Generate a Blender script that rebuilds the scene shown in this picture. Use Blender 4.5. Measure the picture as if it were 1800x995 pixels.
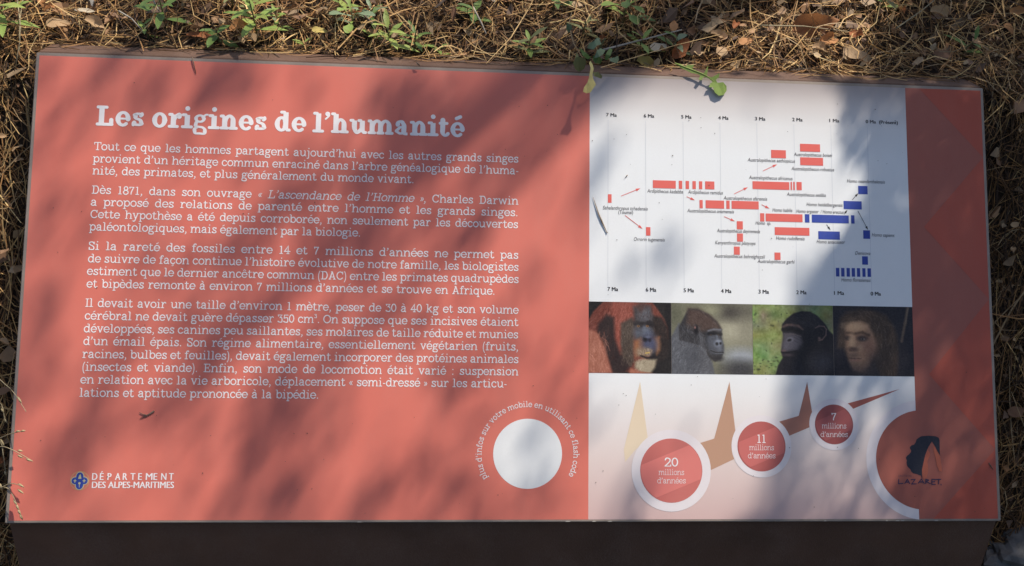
import bpy, bmesh, math, random
import numpy as np
from mathutils import Vector, Matrix

for o in list(bpy.data.objects): bpy.data.objects.remove(o)
scene = bpy.context.scene
col = scene.collection
R = math.radians

# ---------------------------------------------------------------- camera
# the board: 1.20 m wide, tilted back on a low cabinet let into a bank. The lens stands where the
# four corners of the board fall as in the photograph.
PW = 1.20
TILT = R(40)
ZB = 0.62                                   # height of the board's lower edge
FPX, CX, CY = 1450.0, 900.0, 497.5          # focal length and centre in photograph pixels
CORNERS = [(8, 920), (1760, 916), (1737, 155), (74, 92)]     # lower left, lower right, upper right, upper left
_A = []
for (u, v), (x, y) in zip([(0, 0), (1, 0), (1, 1), (0, 1)], CORNERS):
    _A += [[u, v, 1, 0, 0, 0, -x * u, -x * v, -x], [0, 0, 0, u, v, 1, -y * u, -y * v, -y]]
HM = np.linalg.svd(np.array(_A, float))[2][-1].reshape(3, 3)
HM /= HM[2, 2]
HI = np.linalg.inv(HM)
_B = np.linalg.inv(np.array([[FPX, 0, CX], [0, FPX, CY], [0, 0, 1]])) @ HM
_k = PW / np.linalg.norm(_B[:, 0])
PH = float(np.linalg.norm(_B[:, 1]) * _k)   # board height, about 0.56 m
_a, _b, _t = (_B * _k).T
_a = _a / np.linalg.norm(_a)
_b = _b - _a * (_a @ _b); _b /= np.linalg.norm(_b)
_n = np.cross(_a, _b)                       # out of the board, towards the reader
PU, PV, PN = Vector((1, 0, 0)), Vector((0, math.cos(TILT), math.sin(TILT))), Vector((0, -math.sin(TILT), math.cos(TILT)))
PO = Vector((-PW / 2, 0, ZB))               # lower left corner
_Rp = np.array([_a, _b, _n]).T              # board axes in camera space (x right, y down, z forward)
_Rw = np.array([PU, PV, PN]).T
_C2W = _Rw @ _Rp.T                          # camera space to world
CAM = Vector(PO) + Vector(_C2W @ (-_t))
cam = bpy.data.cameras.new('camera')
cam.sensor_width = 36; cam.lens = 36 * FPX / 1800
cam.clip_start = 0.05; cam.clip_end = 400
cam_o = bpy.data.objects.new('camera', cam); col.objects.link(cam_o)
_m = Matrix(((_C2W[0][0], -_C2W[0][1], -_C2W[0][2]), (_C2W[1][0], -_C2W[1][1], -_C2W[1][2]), (_C2W[2][0], -_C2W[2][1], -_C2W[2][2])))
cam_o.matrix_world = Matrix.Translation(CAM) @ _m.to_4x4()
scene.camera = cam_o
cam.dof.use_dof = False

# ---------------------------------------------------------------- sky, sun, exposure
SUN = (PU * 0.87 + PV * 1.70 + PN * 1.0).normalized()        # towards the sun: high behind the board, to the right
SUN_EL, SUN_AZ = math.asin(SUN.z), math.atan2(SUN.x, SUN.y)
world = bpy.data.worlds.new('World'); scene.world = world; world.use_nodes = True
nt = world.node_tree; nt.nodes.clear()
sky = nt.nodes.new('ShaderNodeTexSky'); sky.sky_type = 'NISHITA'; sky.sun_disc = False
sky.sun_elevation = SUN_EL; sky.sun_rotation = SUN_AZ; sky.dust_density = 2.0
bg = nt.nodes.new('ShaderNodeBackground'); bg.inputs['Strength'].default_value = 0.118
out = nt.nodes.new('ShaderNodeOutputWorld')
nt.links.new(sky.outputs[0], bg.inputs[0]); nt.links.new(bg.outputs[0], out.inputs[0])
sl = bpy.data.lights.new('sun', 'SUN'); sl.energy = 4.3; sl.angle = R(0.53); sl.color = (1.0, 0.93, 0.83)
so = bpy.data.objects.new('sun', sl); col.objects.link(so)
so.rotation_euler = (-SUN).to_track_quat('-Z', 'Y').to_euler(); so.location = SUN * 20
vs = scene.view_settings
scene.display_settings.display_device = 'sRGB'
vs.view_transform = 'Standard'; vs.look = 'None'; vs.exposure = 0.33; vs.gamma = 1.0; vs.use_curve_mapping = False
scene.cycles.max_bounces = 6; scene.cycles.use_denoising = True
# ---------------------------------------------------------------- helpers
rnd = random.Random(7)

def lin(c):
    c = [x / 255 for x in c]
    return tuple(x / 12.92 if x <= 0.04045 else ((x + 0.055) / 1.055) ** 2.4 for x in c)

def board(x, y):
    """a point of the photographed board (photo pixels) to board metres (u right, v up)"""
    p = HI @ np.array([x, y, 1.0])
    return float(p[0] / p[2] * PW), float(p[1] / p[2] * PH)

def world_pt(u, v, n=0.0):
    return PO + PU * u + PV * v + PN * n

def mesh(name, V, F, smooth=False):
    m = bpy.data.meshes.new(name)
    m.from_pydata([tuple(v) for v in V], [], [tuple(f) for f in F]); m.update()
    if smooth: m.polygons.foreach_set('use_smooth', [True] * len(m.polygons))
    return m

def obj(name, me, mat=None, parent=None, loc=None):
    o = bpy.data.objects.new(name, me); col.objects.link(o)
    if mat is not None and me is not None and not me.materials: me.materials.append(mat)
    if parent is not None: o.parent = parent
    if loc is not None: o.location = loc
    return o

def tag(o, label=None, cat=None, group=None, kind=None):
    for k, v in (('label', label), ('category', cat), ('group', group), ('kind', kind)):
        if v: o[k] = v
    return o

def empty(name, loc, rot=(0, 0, 0)):
    o = bpy.data.objects.new(name, None); col.objects.link(o)
    o.empty_display_size = 0.02; o.location = loc; o.rotation_euler = rot
    return o

def set_col(me, cols, per='CORNER'):
    """cols: one rgb for each face, or each vertex with per = POINT"""
    if per == 'POINT':
        a = me.color_attributes.new('Col', 'FLOAT_COLOR', 'POINT')
        arr = np.ones((len(me.vertices), 4), np.float32); arr[:, :3] = cols
    else:
        a = me.color_attributes.new('Col', 'FLOAT_COLOR', 'CORNER')
        n = np.zeros(len(me.polygons), np.int32); me.polygons.foreach_get('loop_total', n)
        arr = np.ones((len(me.loops), 4), np.float32); arr[:, :3] = np.repeat(np.asarray(cols, np.float32), n, axis=0)
    a.data.foreach_set('color', arr.ravel())

def mat(name, color, rough=0.6, spec=0.5, metal=0.0, noise=0.0, scale=30.0, bump=0.0, bscale=200.0, attr=False, transl=0.0, detail=4.0, dust=0.0):
    m = bpy.data.materials.new(name); m.use_nodes = True
    n, l = m.node_tree.nodes, m.node_tree.links
    p = n['Principled BSDF']
    p.inputs['Roughness'].default_value = rough; p.inputs['Metallic'].default_value = metal
    p.inputs['Specular IOR Level'].default_value = spec
    src = None
    if attr:
        a = n.new('ShaderNodeAttribute'); a.attribute_name = 'Col'; src = a.outputs['Color']
    else:
        p.inputs['Base Color'].default_value = (*color, 1)
    tc = n.new('ShaderNodeTexCoord')
    if noise:
        t = n.new('ShaderNodeTexNoise'); t.inputs['Scale'].default_value = scale; t.inputs['Detail'].default_value = detail
        l.new(tc.outputs['Object'], t.inputs['Vector'])
        mr = n.new('ShaderNodeMapRange'); mr.inputs[1].default_value = 0.25; mr.inputs[2].default_value = 0.75
        mr.inputs[3].default_value = 1 - noise; mr.inputs[4].default_value = 1 + noise
        l.new(t.outputs['Fac'], mr.inputs[0])
        mx = n.new('ShaderNodeMix'); mx.data_type = 'RGBA'; mx.blend_type = 'MULTIPLY'; mx.inputs['Factor'].default_value = 1
        if src is None:
            rgb = n.new('ShaderNodeRGB'); rgb.outputs[0].default_value = (*color, 1); src = rgb.outputs[0]
        l.new(src, mx.inputs[6]); l.new(mr.outputs[0], mx.inputs[7]); src = mx.outputs[2]
    if dust:                                    # a thin uneven film of dried dust and rain marks
        if src is None:
            rgb = n.new('ShaderNodeRGB'); rgb.outputs[0].default_value = (*color, 1); src = rgb.outputs[0]
        mp = n.new('ShaderNodeMapping'); mp.inputs['Scale'].default_value = (9, 2.6, 9); l.new(tc.outputs['Object'], mp.inputs[0])
        d1 = n.new('ShaderNodeTexNoise'); d1.inputs['Scale'].default_value = 1.6; d1.inputs['Detail'].default_value = 9; d1.inputs['Roughness'].default_value = 0.68; l.new(mp.outputs[0], d1.inputs['Vector'])
        d2 = n.new('ShaderNodeTexNoise'); d2.inputs['Scale'].default_value = 420; d2.inputs['Detail'].default_value = 2; l.new(tc.outputs['Object'], d2.inputs['Vector'])
        r1 = n.new('ShaderNodeMapRange'); r1.inputs[1].default_value = .42; r1.inputs[2].default_value = .72; r1.inputs[3].default_value = .25; r1.inputs[4].default_value = 1; l.new(d1.outputs['Fac'], r1.inputs[0])
        r2 = n.new('ShaderNodeMapRange'); r2.inputs[1].default_value = .35; r2.inputs[2].default_value = .7; r2.inputs[3].default_value = .6; r2.inputs[4].default_value = 1.3; l.new(d2.outputs['Fac'], r2.inputs[0])
        mu = n.new('ShaderNodeMath'); mu.operation = 'MULTIPLY'; l.new(r1.outputs[0], mu.inputs[0]); l.new(r2.outputs[0], mu.inputs[1])
        m2 = n.new('ShaderNodeMath'); m2.operation = 'MULTIPLY'; m2.inputs[1].default_value = dust; l.new(mu.outputs[0], m2.inputs[0])
        dm = n.new('ShaderNodeMix'); dm.data_type = 'RGBA'; l.new(m2.outputs[0], dm.inputs['Factor']); l.new(src, dm.inputs[6]); dm.inputs[7].default_value = (0.42, 0.36, 0.31, 1); src = dm.outputs[2]
        rr = n.new('ShaderNodeMath'); rr.operation = 'MULTIPLY_ADD'; rr.inputs[1].default_value = 0.22; rr.inputs[2].default_value = rough - .05; l.new(r1.outputs[0], rr.inputs[0]); l.new(rr.outputs[0], p.inputs['Roughness'])
    if src is not None: l.new(src, p.inputs['Base Color'])
    if bump:
        t2 = n.new('ShaderNodeTexNoise'); t2.inputs['Scale'].default_value = bscale; t2.inputs['Detail'].default_value = 3
        l.new(tc.outputs['Object'], t2.inputs['Vector'])
        b = n.new('ShaderNodeBump'); b.inputs['Strength'].default_value = bump; b.inputs['Distance'].default_value = 0.002
        l.new(t2.outputs['Fac'], b.inputs['Height']); l.new(b.outputs[0], p.inputs['Normal'])
    if transl:
        t3 = n.new('ShaderNodeBsdfTranslucent')
        if src is not None: l.new(src, t3.inputs['Color'])
        else: t3.inputs['Color'].default_value = (*color, 1)
        ms = n.new('ShaderNodeMixShader'); ms.inputs[0].default_value = transl
        l.new(p.outputs[0], ms.inputs[1]); l.new(t3.outputs[0], ms.inputs[2])
        l.new(ms.outputs[0], n['Material Output'].inputs['Surface'])
    return m

def tube(pts, rads, k=6):
    """a tapering tube along points"""
    V, F = [], []
    n = len(pts)
    for i in range(n):
        d = (Vector(pts[min(i + 1, n - 1)]) - Vector(pts[max(i - 1, 0)])).normalized()
        a = d.orthogonal().normalized(); b = d.cross(a)
        for j in range(k):
            t = 2 * math.pi * j / k
            V.append(Vector(pts[i]) + (a * math.cos(t) + b * math.sin(t)) * rads[i])
        if i:
            for j in range(k):
                F.append(((i - 1) * k + j, (i - 1) * k + (j + 1) % k, i * k + (j + 1) % k, i * k + j))
    F.append(tuple(range(k - 1, -1, -1))); F.append(tuple((n - 1) * k + j for j in range(k)))
    return V, F

# ---------------------------------------------------------------- the lie of the ground
YT = PH * math.cos(TILT)                    # board's upper edge
ZT = ZB + PH * math.sin(TILT)
YR = YT + 0.026                             # where the litter meets the cabinet's back ledge

def vnoise(x, y, s, seed=0):
    x, y = x * s, y * s
    xi, yi = math.floor(x), math.floor(y)
    def hsh(a, b):
        q = math.sin(a * 127.1 + b * 311.7 + seed * 74.7) * 43758.5453
        return q - math.floor(q)
    fx, fy = x - xi, y - yi
    fx, fy = fx * fx * (3 - 2 * fx), fy * fy * (3 - 2 * fy)
    return (hsh(xi, yi) * (1 - fx) + hsh(xi + 1, yi) * fx) * (1 - fy) + (hsh(xi, yi + 1) * (1 - fx) + hsh(xi + 1, yi + 1) * fx) * fy

def ground_z(x, y):
    d = y - YR
    if d > 0: z = ZT - 0.022 + 0.22 * min(d, 1.2) + 0.12 * max(0, min(d - 1.2, 30))
    else:
        e = -d
        z = ZT - 0.022 - 1.05 * min(e, 0.62) - 0.06 * max(0, min(e - 0.62, 30))
    return z + (vnoise(x, y, 9) - 0.5) * 0.022 + (vnoise(x, y, 2.3, 3) - 0.5) * 0.03 * min(1, abs(d) * 4 + max(0, abs(x) - 0.6) * 4)

def ray_dir(px, py):
    return (Vector(_C2W @ np.array([(px - CX) / FPX, (py - CY) / FPX, 1.0]))).normalized()

def on_ground(px, py):
    """where the line of sight through a photo pixel meets the ground"""
    d = ray_dir(px, py)
    t = 0.3
    while t < 6:
        p = CAM + d * t
        if p.z < ground_z(p.x, p.y): break
        t += 0.004
    p = CAM + d * t
    return Vector((p.x, p.y, ground_z(p.x, p.y)))
# ---------------------------------------------------------------- typewriter lettering (stroke glyphs)
def el(cx, cy, rx, ry, a0, a1, n=None):
    n = n or max(5, int(abs(a1 - a0) / 20) + 1)
    return [(cx + rx * math.cos(math.radians(a0 + (a1 - a0) * i / n)),
             cy + ry * math.sin(math.radians(a0 + (a1 - a0) * i / n))) for i in range(n + 1)]

def smooth(p, k=5):
    out = []
    for i in range(len(p) - 1):
        p0 = p[i - 1] if i else p[0]
        p1, p2 = p[i], p[i + 1]
        p3 = p[i + 2] if i + 2 < len(p) else p[-1]
        for j in range(k):
            t = j / k
            out.append(tuple(0.5 * (2 * p1[c] + (p2[c] - p0[c]) * t + (2 * p0[c] - 5 * p1[c] + 4 * p2[c] - p3[c]) * t * t
                             + (3 * p1[c] - p0[c] - 3 * p2[c] + p3[c]) * t ** 3) for c in (0, 1)))
    out.append(p[-1])
    return out

def contrast(W):
    return max(0.0, min(0.42, (W - 0.16) * 2.4))

def glyph(ch, W):
    """strokes of one letter; x-height is 1, W the stem weight. returns (advance, [(points, width)])"""
    S = min(0.85 * W, 0.05 + 0.45 * W)
    h, b = W / 2, S / 2
    ct = contrast(W)
    top, asc, cap, desc = 1 - b, 1.40 - b, 1.34 - b, -0.42 + b
    s = []
    def L(*p, w=W): s.append((list(p), w))
    def ser(x0, x1, y): L((x0 + b, y), (x1 - b, y), w=S)          # slab from outer tip to outer tip
    def dot(x, y, r): s.append(([(x - 1e-3, y), (x + 1e-3, y)], 2 * r))
    br = max(0.085, 0.62 * h + 0.03)                               # ball terminals
    oy0, oy1 = h * (1 - ct) - 0.02, 1.02 - h * (1 - ct)                                  # round letters overshoot
    def ring(cx, rx, a0=0, a1=360, w=W):
        L(*el(cx, (oy0 + oy1) / 2, rx, (oy1 - oy0) / 2, a0, a1), w=w)
    acc = None
    base = {'é': ('e', 'a'), 'è': ('e', 'g'), 'ê': ('e', 'c'), 'à': ('a', 'g'), 'ç': ('c', 'd')}.get(ch)
    if base:
        adv, s0 = glyph(base[0], W)
        s = list(s0)
        cx, w = adv / 2, max(0.1, W * 0.72)
        if base[1] == 'a': L((cx - 0.08, 1.18 + w / 3), (cx + 0.18, 1.38), w=w)
        if base[1] == 'g': L((cx + 0.1, 1.18), (cx - 0.16, 1.38), w=w)
        if base[1] == 'c': L((cx - 0.2, 1.17), (cx, 1.36), (cx + 0.2, 1.17), w=w * 0.9)
        if base[1] == 'd': L(*smooth([(cx, 0), (cx + 0.12, -0.14), (cx + 0.02, -0.28), (cx - 0.14, -0.27)]), w=w * 0.8)
        return adv, s
    def arch(x0, x1, y=0.58):
        m = x0 + (x1 - x0) * 0.56
        L(*smooth([(x0, y - 0.1), (x0 + (x1 - x0) * 0.18, 0.84 - h * 0.5), (m, oy1), (x1 - (x1 - x0) * 0.1, 0.86 - h * 0.4), (x1, y), (x1, base_y)], 4))
    base_y = b
    if ch == 'n' or ch == 'h':
        xl, xr = 0.17 + h, 1.04 - h
        t = top if ch == 'n' else asc
        L((xl, t), (xl, b)); ser(0.0, xl, t); ser(0.02, xl + h + 0.12, b); arch(xl, xr); ser(xr - h - 0.12, 1.2, b)
        return 1.22, s
    if ch == 'm':
        xs = [0.16 + h * 0.9, 0.86, 1.58 - h * 0.9]
        L((xs[0], top), (xs[0], b)); ser(0, xs[0], top)
        arch(xs[0], xs[1]); arch(xs[1], xs[2])
        ser(0.01, xs[0] + h + 0.1, b); ser(xs[1] - h - 0.1, xs[1] + h + 0.1, b); ser(xs[2] - h - 0.1, 1.74, b)
        return 1.76, s
    if ch == 'u':
        xl, xr = 0.17 + h, 1.02 - h
        L(*smooth([(xl, top), (xl, 0.45), (xl + 0.06, 0.16 + h * 0.4), (0.52, oy0), (xr - 0.14, 0.15 + h * 0.5), (xr, 0.42)], 4))
        L((xr, top), (xr, b)); ser(0, xl, top); ser(xr - h - 0.16, xr, top); ser(xr, 1.18, b)
        return 1.2, s
    if ch in 'il1j':
        x = 0.33
        if ch == 'j':
            x = 0.36
            L(*smooth([(x, top), (x, 0.0), (x - 0.05, -0.27), (x - 0.22, desc - 0.0)], 5)); ser(x - h - 0.2, x, top)
            dot(x - 0.25, desc + 0.05, br); dot(x, 1.33, max(0.1, h * 0.95)); return 0.62, s
        t = {'i': top, 'l': asc, '1': 1.32 - b}[ch]
        if ch == '1': x = 0.42
        L((x, t), (x, b))
        ser(x - h - 0.2, x, t if ch != '1' else t - 0.03); ser(x - h - 0.22, x + h + 0.22, b)
        if ch == 'i': dot(x, 1.33, max(0.1, h * 0.95))
        return (0.86 if ch == '1' else 0.68), s
    if ch == 'r':
        x = 0.2 + h
        L((x, top), (x, b)); ser(0.02, x, top); ser(0.02, x + h + 0.2, b)
        L(*smooth([(x, 0.5), (x + 0.14, 0.82 - h * 0.4), (x + 0.34, oy1), (0.86 - br, 0.9 - h * 0.7)], 4)); dot(0.88 - br, 0.86 - h * 0.6, br)
        return 0.92, s
    if ch in 'oO0':
        if ch == 'o': ring(0.51, 0.49 - h); return 1.02, s
        w2, hh = (0.66, 1.36) if ch == 'O' else (0.46, 1.34)
        L(*el(w2, hh / 2, w2 - h - 0.02, hh / 2 - h + 0.01, 0, 360, 24)); return 2 * w2 + 0.02, s
    if ch == 'e':
        ring(0.5, 0.49 - h, 0, 322 - 26 * ct); L((0.04 + h, 0.51), (0.99 - h, 0.51), w=min(S, 0.09 + 0.12 * W)); return 0.99, s
    if ch == 'c':
        ring(0.5, 0.47 - h, 38, 322); dot(0.84 - h * 0.6, 0.78 - h * 0.3, br); return 0.94, s
    if ch in 'bpdq':
        if ch in 'bp':
            x, y0, y1 = 0.17 + h, (b if ch == 'b' else desc), (asc if ch == 'b' else top)
            L((x, y1), (x, y0)); ser(0, x, y1)
            if ch == 'p': ser(0, x + h + 0.16, y0)
            cx, rx = 0.62, 0.45 - h
            L(*el(cx, (oy0 + oy1) / 2, rx, (oy1 - oy0) / 2, -150, 150)); L(el(cx, .5, rx, (oy1 - oy0) / 2, 150, 150, 1)[0], (x, 0.62 - h * 0.2)); L(el(cx, .5, rx, (oy1 - oy0) / 2, 210, 210, 1)[0], (x, 0.38 + h * 0.2))
            return 1.1, s
        x, y0, y1 = 0.92 - h, (b if ch == 'd' else desc), (asc if ch == 'd' else top)
        L((x, y1), (x, y0)); ser(x - (0.22 if ch == 'd' else 0.05) - h, x, y1) if ch == 'd' else ser(x, x + h + 0.06, y1)
        ser(x, 1.1, y0) if ch == 'd' else ser(x - h - 0.16, 1.08, y0)
        cx, rx = 0.48, 0.45 - h
        L(*el(cx, (oy0 + oy1) / 2, rx, (oy1 - oy0) / 2, 30, 330)); L(el(cx, .5, rx, (oy1 - oy0) / 2, 30, 30, 1)[0], (x, 0.62 - h * 0.2)); L(el(cx, .5, rx, (oy1 - oy0) / 2, 330, 330, 1)[0], (x, 0.38 + h * 0.2))
        return 1.12, s
    if ch == 'a':
        x = 0.82 - h
        L(*smooth([(0.16 + br * 0.6, 0.8 - h * 0.4), (0.3, oy1 - 0.04), (0.5, oy1), (x - 0.06, 0.86 - h * 0.4), (x, 0.66), (x, b + 0.1), (x + 0.08, b), (1.0 - b, b)], 4), w=W)
        dot(0.15 + br * 0.6, 0.76 - h * 0.4, br * 0.95)
        ww = min(W, 0.27)
        L(*smooth([(x, 0.56), (0.42, 0.54), (0.13 + ww / 2, 0.4), (0.04 + ww / 2, 0.27), (0.16 + ww / 2, 0.03 + ww / 2), (0.4, ww / 2 - 0.02), (x - 0.1, 0.14), (x, 0.28)], 4), w=ww)
        return 1.04, s
    if ch == 's':
        ww = min(W, 0.3); q = ww / 2
        L(*smooth([(0.78 - q, 0.74), (0.66, 0.92 - q * 0.6), (0.43, 1.01 - q), (0.17 + q * 0.6, 0.88 - q * 0.5), (0.14 + q, 0.72), (0.32, 0.57), (0.58, 0.46), (0.82 - q, 0.28), (0.74 - q * 0.5, 0.11 + q * 0.4), (0.47, q - 0.02), (0.24, 0.06 + q * 0.7), (0.08 + q, 0.27)], 4), w=ww)
        L((0.8 - b, 0.98 - b), (0.8 - b, 0.68 + b), w=S); L((0.07 + b, 0.34 - b), (0.07 + b, 0.02 + b), w=S)
        return 0.88, s
    if ch == 't':
        x = 0.3
        L(*smooth([(x, 1.28 - h), (x, 0.6), (x, 0.22 + h * 0.3), (x + 0.12, oy0 + 0.02), (0.6 - h * 0.3, oy0 + 0.02), (0.76 - h * 0.6, 0.2)], 4)); ser(0.02, 0.68, top)
        return 0.8, s
    if ch == 'f':
        x = 0.32
        L(*smooth([(x, b), (x, 1.0), (x + 0.06, 1.28 - h * 0.5), (x + 0.26, 1.41 - h), (0.68 - br * 0.5, 1.34 - h)], 4)); dot(0.7 - br * 0.4, 1.28 - h * 0.8, br)
        ser(0.04, 0.64, top); ser(0.05, x + h + 0.22, b)
        return 0.74, s
    if ch == 'g':
        ww = min(W, 0.25); q = ww / 2
        L(*el(0.46, 0.68, 0.38 - q, 0.34 - q, 0, 360), w=ww)
        L(*smooth([(0.74 - q, 0.88 - q), (0.84, 0.95), (0.95, 0.95)], 3), w=S); dot(0.98, 0.9, br * 0.85)
        L(*smooth([(0.24, 0.42), (0.14 + q * 0.5, 0.28), (0.24, 0.15), (0.62, 0.1), (0.9 - q, -0.02), (0.93 - q, -0.18), (0.76, -0.37 + q * 0.4), (0.46, -0.44 + q), (0.14 + q * 0.6, -0.36 + q * 0.4), (0.03 + q, -0.18), (0.16, -0.0), (0.32, 0.1)], 4), w=ww)
        return 1.04, s
    if ch in 'vwy':
        n = 2 if ch == 'w' else 1
        x0 = 0.16
        for i in range(n):
            xa, xm, xb = x0 + i * 0.66, x0 + i * 0.66 + 0.37, x0 + i * 0.66 + 0.72
            if ch == 'w': xa, xm, xb = x0 + i * .62, x0 + i * .62 + .33, x0 + i * .62 + .62
            L((xa + h * .2, top), (xm, h * 0.7)); L((xb - h * .2, top), (xm, h * 0.7))
            if i == 0: ser(0, xa + h + 0.14, top)
        ser(xb - h - 0.14, xb + 0.16, top)
        if ch == 'y':
            L(*smooth([(xm, h * 0.7), (xm - 0.13, -0.26), (xm - 0.28, desc), (xm - 0.4, desc + 0.04)], 4)); dot(xm - 0.4, desc + 0.07, br)
        return xb + 0.18, s
    if ch == 'x':
        L((0.2, top), (0.86, b)); L((0.86, top), (0.2, b))
        for x in (0.2, 0.86): ser(x - .18, x + .18, top); ser(x - .18, x + .18, b)
        return 1.06, s
    if ch == 'z':
        L((0.1, top), (0.8, top), (0.12, b), (0.84, b)); return 0.92, s
    if ch == 'k':
        x = 0.2 + h
        L((x, asc), (x, b)); ser(0, x, asc); ser(0.02, x + h + .12, b); L((0.84, top), (x, 0.42)); L((x + .2, 0.56), (0.94, b)); ser(.66, 1.02, top); ser(.74, 1.12, b)
        return 1.14, s
    # capitals
    if ch in 'LTDIEHF':
        x = 0.28 + h * .6
        if ch in 'LDIEHF': L((x, cap), (x, b))
        if ch == 'I': ser(x - h - .2, x + h + .2, cap); ser(x - h - .2, x + h + .2, b); return x * 2, s
        if ch == 'L':
            ser(0.03, x + h + .24, cap); ser(0.03, 1.16, b); L((1.17 - h, b), (1.17 - h, 0.4), w=max(S, W * .8)); return 1.24, s
        if ch == 'T':
            x = .62; L((x, cap), (x, b)); ser(0.04, 1.2, cap); L((.04 + b, cap), (.04 + b, cap - .3), w=S); L((1.2 - b, cap), (1.2 - b, cap - .3), w=S); ser(x - h - .2, x + h + .2, b); return 1.2, s
        if ch == 'D':
            ser(.03, .6, cap); ser(.03, .6, b); L(*smooth([(.55, cap), (.9, 1.2), (1.18 - h, .67), (.9, .14), (.55, b)], 5)); return 1.28, s
        if ch == 'E':
            ser(.03, 1.08, cap); ser(.03, 1.12, b); ser(x, .78, .68); L((1.08 - b, cap), (1.08 - b, cap - .3), w=S); L((1.12 - b, b), (1.12 - b, .38), w=S); L((.78, .84), (.78, .52), w=S); return 1.22, s
        if ch == 'H':
            x2 = 1.16 - h * .6; L((x2, cap), (x2, b)); ser(x, x2, .68)
            for q in (x, x2): ser(q - h - .18, q + h + .18, cap); ser(q - h - .18, q + h + .18, b)
            return 1.44, s
    if ch == 'A':
        L((.64, cap), (.24, b)); L((.64, cap), (1.06, b)); ser(.38, .9, .42); ser(.03, .48, b); ser(.82, 1.27, b); ser(.42, .74, cap); return 1.3, s
    if ch == 'C':
        L(*el(.66, .67, .6 - h, .69 - h, 40, 322, 16)); L((1.16 - b, cap), (1.16 - b, .9), w=S); return 1.26, s
    if ch == 'S':
        L(*smooth([(.92 - h, .98), (.76, 1.24 - h * .5), (.5, 1.36 - h), (.2, 1.22), (.16, .96), (.4, .75), (.72, .6), (.94 - h, .36), (.8, .1), (.5, h - .02), (.22, .1), (.1 + h, .38)], 4)); L((.94 - b, cap), (.94 - b, .94), w=S); L((.08 + b, .42), (.08 + b, b), w=S); return 1.04, s
    if ch == '7':
        L((.1, 1.28 - b), (.84 - h, 1.28 - b), w=S); L(*smooth([(.84 - h, 1.28 - b), (.56, .8), (.4, .4), (.36, h)], 4)); L((.1 + b, 1.3 - b), (.1 + b, 1.0), w=S); return .94, s
    if ch == '8':
        L(*el(.48, 1.0, .32 - h * .4, .32 - h * .4, 0, 360)); L(*el(.48, .35, .4 - h * .4, .36 - h * .4, 0, 360)); return .96, s
    if ch in '35':
        if ch == '3': L((.1, 1.28 - b), (.76, 1.28 - b), (.42, .84), w=S); L((.1 + b, 1.28 - b), (.1 + b, 1.02), w=S)
        else: L((.8, 1.28 - b), (.2, 1.28 - b), (.16, .74), w=S)
        L(*smooth([(.42, .82) if ch == '3' else (.16, .72), (.66, .8), (.85 - h, .46), (.72, .1), (.42, h - .02), (.12, .16)], 4)); dot(.14, .22, br); return .94, s
    if ch == '2':
        L(*smooth([(.14, .98), (.26, 1.24), (.52, 1.3 - h * .5), (.8 - h * .5, 1.1), (.74, .78), (.4, .36), (.1, b)], 4)); L((.1, b), (.86, b), (.86, .26), w=S); dot(.15, .98, br); return .96, s
    if ch == '4':
        L((.62, b), (.62, 1.3), (.06, .42), (.92, .42)); ser(.36, .86, b); return .98, s
    if ch == '6':
        L(*el(.48, .4, .36, .38, 0, 360)); return .96, s
    if ch in '.:':
        r = max(.1, h * 1.05); dot(.22, r, r)
        if ch == ':': dot(.22, .86, r)
        return .44, s
    if ch in ",'’":
        y = 0.1 if ch == ',' else 1.28
        r = max(.1, h * .95); dot(.24, y, r)
        L(*smooth([(.26 + r * .3, y), (.25 + r * .3, y - .16), (.12, y - .34)], 3), w=r * 1.1); return .46, s
    if ch == '-': L((.06 + h, .48), (.5 - h, .48), w=S * 1.1); return .56, s
    if ch in '()':
        p = el(.62, .5, .44, .98, 118, 242, 8); p = p if ch == '(' else [(.52 - x + .02, y) for x, y in p]; L(*p, w=S); return .54, s
    if ch in '«»':
        for o in (.0, .24):
            p = [(.28 + o, .78), (.08 + o, .5), (.28 + o, .22)]
            L(*(p if ch == '«' else [(.62 - x, y) for x, y in p]), w=S * .9)
        return .64, s
    if ch == '³':
        a, s3 = glyph('3', W * 1.3); return .52, [([(x * .5, y * .5 + .82) for x, y in p], w * .5) for p, w in s3]
    return .5, s

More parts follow.
